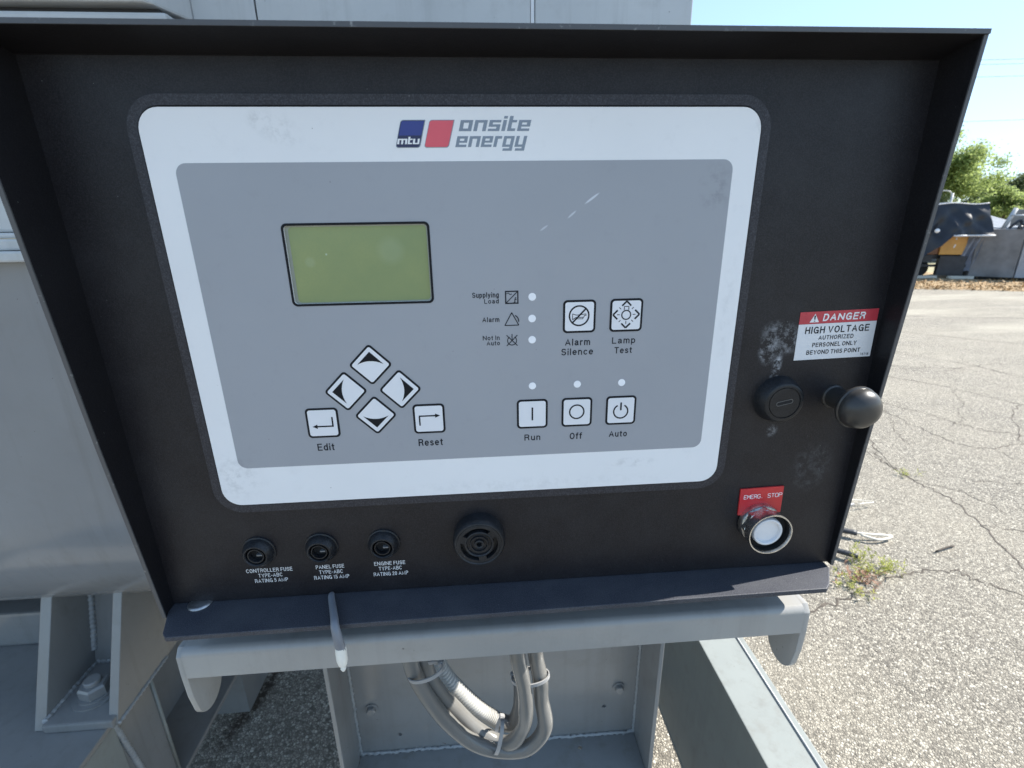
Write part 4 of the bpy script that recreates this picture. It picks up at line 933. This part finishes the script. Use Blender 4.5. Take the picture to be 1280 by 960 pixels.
# wire clips lying on the asphalt behind the box corner
def clip(pts, r, mat, label, loop=None):
    t = thing('wire_clip', label, 'wire clip', pts[0], 'wire clips lying behind the box corner')
    bm = BM(); tube(bm, spline(pts, 6), r, 10); part('handle', bm, mat, t, smooth='all')
    if loop:
        bm = BM(); tube(bm, spline(loop, 6), r*.42, 8); part('wire_loop', bm, M_twig, t, smooth='all')
clip([(1.86, 1.75, .03), (1.98, 1.76, .035), (2.10, 1.78, .04)], .006, M_zip, 'thin grey wire clip with a pale loop furthest back at the box edge', [(2.05, 1.78, .04), (2.10, 1.81, .045), (2.19, 1.82, .03), (2.23, 1.80, .03), (2.13, 1.785, .035)])
clip([(1.78, 1.66, .03), (1.86, 1.60, .03), (1.94, 1.555, .03)], .013, M_chas, 'black wire clip with pale forked end in the middle of the three', [(1.93, 1.56, .03), (2.0, 1.54, .03), (2.10, 1.53, .02), (2.02, 1.51, .02), (1.95, 1.54, .03)])
clip([(1.68, 1.50, .03), (1.76, 1.44, .03), (1.82, 1.395, .03)], .012, M_chas, 'black ribbed clip nearest the weeds at the box corner')

# ================================================================== FAR YARD
def fbox(bm, u0, u1, d0, d1, z0, z1, bev=0.):
    t = bmesh.new(); box(t, u0, u1, d0, d1, z0, z1, bev)
    M_ = Matrix.Translation(D0) @ Matrix((tuple(RU), tuple(DU), (0, 0, 1))).transposed().to_4x4()
    join(bm, t, M_)
t = thing('covered_generator', 'ochre generator set half covered by a blue black tarpaulin across the yard', 'generator set', far(.5, .8, 0))
bm = BM(); fbox(bm, -1.6, .30, .40, .44, .42, .60); fbox(bm, -1.6, 1.05, .45, 1.4, .50, .60); fbox(bm, -1.6, 1.05, .42, .50, .30, .36); part('chassis', bm, M_chas, t)
bm = BM(); fbox(bm, .42, .98, .30, .46, .10, .58, .01); part('fuel_tank', bm, M_chas, t)
for u_ in (-.9, .15, 1.0):
    bm = BM(); lathe(bm, [(0, -.09), (.10, -.09), (.21, -.08), (.24, -.04), (.24, .04), (.21, .08), (.10, .09), (0, .09)], far(u_, .75, .24), DU, 28); wh = part('wheel', bm, M_chas, t, smooth=30)
bm = BM(); fbox(bm, -.2, .38, .1, .2, .03, .10); part('bearer', bm, M_concr, t)
bm = BM(); fbox(bm, .62, 1.14, .1, .2, .03, .10); part('bearer', bm, M_concr, t)
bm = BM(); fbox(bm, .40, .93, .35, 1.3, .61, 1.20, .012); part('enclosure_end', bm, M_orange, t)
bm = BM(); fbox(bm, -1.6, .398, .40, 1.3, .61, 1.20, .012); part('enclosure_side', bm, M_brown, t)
bm = BM(); fbox(bm, .02, .06, .36, .398, .62, 1.0); part('door_strip', bm, M_concr, t)
bm = BM(); p_ = [far(.66, .345, .98), far(.71, .345, .98), far(.685, .345, 1.04)]; face(bm, p_); part('warning_mark', bm, M_wink, t)
bm = BM(); p_ = [far(.66, .345, .78), far(.69, .345, .78), far(.71, .345, .86), far(.68, .345, .86)]; face(bm, p_); part('warning_mark', bm, M_wink, t)
# tarpaulin: folded sheet with top, front drop and right drop
rnd = random.Random(3)
def tarp_pt(i, j, NU=44, NV=26):
    u = -2.2+3.32*i/NU; v = j/NV                                   # v 0 = top edge, 1 = hem
    top = 1.83-.02*math.sin(i*.5)-.05*max(0, -.9-u)
    hem = 1.08 if u > .40 else 1.08-.75*min(1, (.40-u)/.75)**.8
    hem = max(hem, .30)
    z = top+(hem-top)*v
    d = .30-.28*v-.03
    fold = .09*math.sin((u*3.4+v*2.3)*2.2)*v+.045*math.sin(u*17-v*9)*v**.6+.10*abs(math.sin((u*1.6+v*2.0)*2.5))*v+.02*math.sin(u*41+v*5)*v
    k = max(0, (u-.85)/.27)
    uu = u+(.13*v if u > .9 else 0)*k
    return far(uu, d-fold, z)
bm = BM(); g = [[bm.verts.new(tarp_pt(i, j)) for i in range(45)] for j in range(27)]
for j in range(26):
    for i in range(44): bm.faces.new((g[j][i], g[j][i+1], g[j+1][i+1], g[j+1][i]))
top = [[bm.verts.new(far(-2.2+3.32*i/44-(.02*d_ if i > 40 else 0), .27+.33*d_, 1.83-.02*math.sin(i*.5)+.03*math.sin(d_+i*.2)-.05*max(0, -.9-(-2.2+3.32*i/44)))) for i in range(45)] for d_ in range(1, 5)]
rows = [g[0]]+top
for a, b_ in zip(rows, rows[1:]):
    for i in range(44): bm.faces.new((a[i], a[i+1], b_[i+1], b_[i]))
side = [[bm.verts.new(far(1.12+.12*j/10+.02*math.sin(d_*2+j*.5), .27+.33*d_, 1.83-(1.83-1.06)*j/10)) for j in range(1, 11)] for d_ in range(0, 5)]
for d_ in range(4):
    for j in range(9): bm.faces.new((side[d_][j], side[d_+1][j], side[d_+1][j+1], side[d_][j+1]))
tp = part('tarpaulin', bm, M_tarp, t, smooth='all')
bm = BM(); tube(bm, [tarp_pt(i, 26)+Vector((0, 0, 0)) for i in range(35, 45)], .022, 8); tube(bm, [tarp_pt(i, 0) for i in range(10, 45)], .014, 6); part('hem', bm, M_hem, tp, smooth='all')
bm = BM(); tube(bm, spline([tarp_pt(30, 0)+DU*-.03, far(-.02, .10, 1.62), far(-.25, -.02, 1.42), far(-.55, -.10, 1.25)], 6), .016, 6); part('crease', bm, M_tarpg, tp, smooth='all')
bm = BM(); rows = []
for j in range(16):
    v = j/15; rows.append([bm.verts.new(far(.93+.30*i/12-.12*v-.04*v*math.sin(i), .30+.05*math.sin(i*1.3+v*3)+.1*v, 1.08-.88*v+.02*math.sin(i*2))) for i in range(13)])
for a, b_ in zip(rows, rows[1:]):
    for i in range(12): bm.faces.new((a[i], a[i+1], b_[i+1], b_[i]))
part('tarpaulin_flap', bm, M_tarpg, t, smooth='all')
bm = BM(); lathe(bm, [(0, 0), (.045, .01), (.055, .04), (.045, .075), (0, .09)], far(.10, .02, 1.20), -DU, 20); part('marker_lamp', bm, M_wink, t, smooth='all')
# grey steel skid tank at the right edge
t = thing('steel_enclosure', 'scuffed grey steel enclosure with pipes on top at the right edge of the yard', 'steel enclosure', far(2.0, .6, 0))
bm = BM(); prism_pts = [(1.12, .35), (1.86, .05), (1.90, .08), (1.90, 1.6), (1.12, 1.6)]
def fprism(bm, pts, z0, z1):
    tt = bmesh.new(); prism(tt, pts, 'z', z0, z1, .008); join(bm, tt, Matrix.Translation(D0) @ Matrix((tuple(RU), tuple(DU), (0, 0, 1))).transposed().to_4x4())
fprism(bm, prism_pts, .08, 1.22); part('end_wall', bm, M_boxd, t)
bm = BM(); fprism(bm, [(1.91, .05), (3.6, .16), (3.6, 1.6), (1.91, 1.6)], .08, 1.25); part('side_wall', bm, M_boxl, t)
bm = BM(); fprism(bm, [(1.2, .5), (3.5, .3), (3.5, 1.4), (1.2, 1.4)], 0., .078); part('skid_base', bm, M_chas, t)
bm = BM(); fbox(bm, 1.86, 3.6, .02, .14, 1.255, 1.285); part('rail_strip', bm, M_wink, t)
for (u_, z1_, du) in ((1.62, 1.70, .16), (2.02, 1.80, .14)):
    bm = BM(); tube(bm, [far(u_, .5, 1.2), far(u_+du, .5, z1_)], .045, 16); part('exhaust_pipe', bm, M_post, t, smooth='all')
bm = BM(); tube(bm, [far(1.70, .45, 1.54), far(2.10, .45, 1.52)], .022, 10); part('tie_bar', bm, M_post, t, smooth='all')
bm = BM(); tube(bm, spline([far(1.72, .45, 1.24), far(1.80, .40, 1.36), far(1.90, .45, 1.42), far(1.98, .45, 1.26)], 6), .03, 12); part('elbow_pipe', bm, M_chas, t, smooth='all')
bm = BM(); fbox(bm, 2.12, 3.3, .3, 1.3, 1.29, 1.68, .02); part('control_housing', bm, M_boxd, t)
bm = BM(); fbox(bm, 2.08, 3.3, .20, .28, 1.40, 1.44); part('top_rail', bm, M_wink, t)
bm = BM(); lathe(bm, [(0, 0), (.05, 0), (.05, .06), (.03, .08), (0, .08)], far(1.76, .10, 1.222), (0, 0, 1), 16); part('filler_cap', bm, M_chas, t, smooth=30)
# shed with corrugated roof further back
t = thing('shed', 'low shed with a corrugated grey roof between tarpaulin and exhaust pipes', 'shed', (18.5, 17, 0))
bm = BM(); box(bm, 17.2, 20.5, 17.0, 19.5, 0, 1.05); part('wall', bm, M_wall, t)
bm = BM(); n = 90; rows = []
for j, (yy, zz) in enumerate(((16.6, 1.02), (18.8, 1.62))):
    rows.append([bm.verts.new((16.9+4*i/n, yy-1.2*i/n*0, zz+.03*math.sin(i*2*math.pi/4.5))) for i in range(n+1)])
for i in range(n): bm.faces.new((rows[0][i], rows[0][i+1], rows[1][i+1], rows[1][i]))
part('roof', bm, M_roof, t, smooth='all')
# street lamp
t = thing('street_lamp', 'slim grey street lamp with curved arm in front of the trees', 'street lamp', (28.25, 28, 0))
bm = BM(); tube(bm, [(28.30, 28, 0), (28.24, 28, 2.95)], .055, 12); part('pole', bm, M_post, t, smooth='all')
bm = BM(); tube(bm, spline([(28.24, 28, 2.7), (28.12, 28.05, 3.02), (27.86, 28.2, 3.10), (27.6, 28.35, 3.04)], 6), .032, 10); part('arm', bm, M_post, t, smooth='all')
bm = BM(); lathe(bm, [(0, 0), (.06, .03), (.07, .12), (.05, .24), (0, .26)], (27.66, 28.3, 3.05), (-.85, .5, -.08), 14); part('lamp_head', bm, M_post, t, smooth='all')
# overhead wires on poles standing outside the view
for (za, zb2, lab, yy) in ((9.69, 9.76, 'uppermost of the four overhead wires crossing the sky', 28), (9.50, 9.60, 'second overhead wire, close below the uppermost one', 28.1), (8.93, 9.02, 'third overhead wire, alone above the lowest wire', 28.2), (6.75, 6.79, 'lowest overhead wire just above the tree tops', 28.3)):
    bm = BM(); P = []
    for k in range(41):
        x = 18+26*k/40; P.append((x, yy, za+(x-27.8)*.03+.0012*(x-31)**2-.012))
    tube(bm, P, .012, 6); whole(part('overhead_wire', bm, M_wire, smooth='all'), lab, 'overhead wire')
for x in (17.9, 44.2):
    t = thing('utility_pole', 'wooden utility pole carrying the overhead wires, '+('nearer' if x < 20 else 'further')+' end of the span', 'utility pole', (x, 28.15, 0))
    bm = BM(); lathe(bm, [(.16, 0), (.10, 10.6), (0, 10.6)], (x, 28.15, 0), (0, 0, 1), 16); part('pole', bm, M_bark, t, smooth=40)
    bm = BM(); box(bm, x-.06, x+.06, 27.2, 29.1, 9.3, 9.42); part('crossarm', bm, M_bark, t)

# trees
def tree(x, y, h, rad, n, mat, label, seed, leaf=.16, squash=1., low=.25, cat='tree'):
    rnd = random.Random(seed); t = thing('tree', label, cat, (x, y, 0), 'trees beyond the yard')
    bm = BM(); tips = []
    def limb(p, d, r, ln, lev):
        P = [p]; q = p
        for k in range(4):
            d = (d+Vector((rnd.gauss(0, .13), rnd.gauss(0, .13), .05))).normalized(); q = q+d*ln/4; P.append(q)
        tube(bm, P, r, 7, rf=lambda f, i: r*(1-.55*f), cap=False)
        if lev >= 3: tips.append((q, ln)); tips.append((P[2], ln)); return
        for k in range(3 if lev else 6):
            a = rnd.uniform(0, 6.28); up = rnd.uniform(.25, .9) if lev else rnd.uniform(.15, 1.1)
            s_ = P[rnd.choice((2, 3, 4))] if lev else P[0].lerp(P[4], rnd.uniform(.35, 1))
            limb(s_, Vector((math.cos(a), math.sin(a), up)).normalized(), r*.5, ln*(.62 if lev else .55*rad/h*2.0), lev+1)
        tips.append((q, ln*.5))
    limb(Vector((0, 0, 0)), Vector((0, 0, 1)), h*.028, h*.62, 0)
    part('trunk', bm, M_bark, t, smooth='all', local=True)
    # clumps: around branch tips and through an uneven crown volume
    cl = []
    for q, ln in tips: cl.append((q, rad*.20))
    for k in range(44):
        a = rnd.uniform(0, 6.28); ph = math.asin(rnd.uniform(-.75, 1)); rr_ = rad*rnd.uniform(.45, 1.0)
        cl.append((Vector((math.cos(a)*math.cos(ph)*rr_, math.sin(a)*math.cos(ph)*rr_, h*(.5+low*.35)+math.sin(ph)*(h*(.5-low*.35)-.2*rad)*rr_/rad*squash)), rad*rnd.uniform(.16, .30)))
    lf = BM(); vs = []; fs = []
    for k in range(n):
        c, s_ = cl[rnd.randrange(len(cl))]
        o_ = Vector((rnd.gauss(0, 1), rnd.gauss(0, 1), rnd.gauss(0, .8))); o_ = o_.normalized()*(abs(rnd.gauss(.7, .3)))*s_*1.05
        p = c+o_
        if p.z < h*low*.5: continue
        z_ = leaf*rnd.uniform(.6, 1.3); a = Vector((rnd.gauss(0, 1), rnd.gauss(0, 1), rnd.gauss(0, .7))).normalized(); b_ = a.cross((o_.normalized()*.8+Vector((rnd.gauss(0, .6), rnd.gauss(0, .6), rnd.gauss(.4, .6))))).normalized()
        i = len(vs); vs += [p-a*z_*.5, p+b_*z_*.32, p+a*z_*.5, p-b_*z_*.32]; fs.append((i, i+1, i+2, i+3))
    me = bpy.data.meshes.new('crown'); me.from_pydata([tuple(v) for v in vs], [], fs); me.materials.append(mat)
    o = bpy.data.objects.new('crown', me); COL.objects.link(o); o.parent = t; lf.free()
    return t
tree(39.5, 40.5, 7.7, 4.0, 52000, M_leafA, 'tall light green tree rising above the tarpaulin beside the box edge', 11, .20)
tree(35.9, 38.0, 4.1, 2.2, 14000, M_leafB, 'dark lower tree behind the street lamp', 12, .16)
tree(52.3, 47.0, 5.2, 3.6, 24000, M_leafB, 'bluish dark green tree at the right edge behind the exhaust pipes', 13, .22)
tree(45.2, 40.0, 3.9, 2.2, 18000, M_leafA, 'small light green tree between the tall tree and the dark one', 14, .17)
tree(49.5, 42.0, 3.6, 2.2, 16000, M_leafA, 'light green bushy tree above the grey enclosure', 15, .18)
tree(58.0, 45.5, 4.4, 3.4, 10000, M_leafB, 'dark green tree furthest right, mostly out of view', 16, .22)
bm = BM(); rnd = random.Random(2)
for k in range(26000):
    f_ = rnd.random(); c = Vector((36, 62, 0)).lerp(Vector((90, 38, 0)), f_)
    p = c+Vector((rnd.gauss(0, 1.5), rnd.gauss(0, 1.5), abs(rnd.gauss(1.0, .9))*(1+.35*math.sin(f_*40)))); a = Vector((rnd.gauss(0, 1), rnd.gauss(0, 1), rnd.gauss(0, 1))).normalized()*.24; b_ = a.orthogonal()*.7
    face(bm, [p-a, p-b_, p+a, p+b_])
me = bpy.data.meshes.new('hedge'); bm.to_mesh(me); bm.free(); me.materials.append(M_leafB)
o = bpy.data.objects.new('hedgerow', me); COL.objects.link(o); o['kind'] = 'stuff'; whole(o, 'dark green scrub and hedgerow forming the far edge of the field', 'hedgerow')
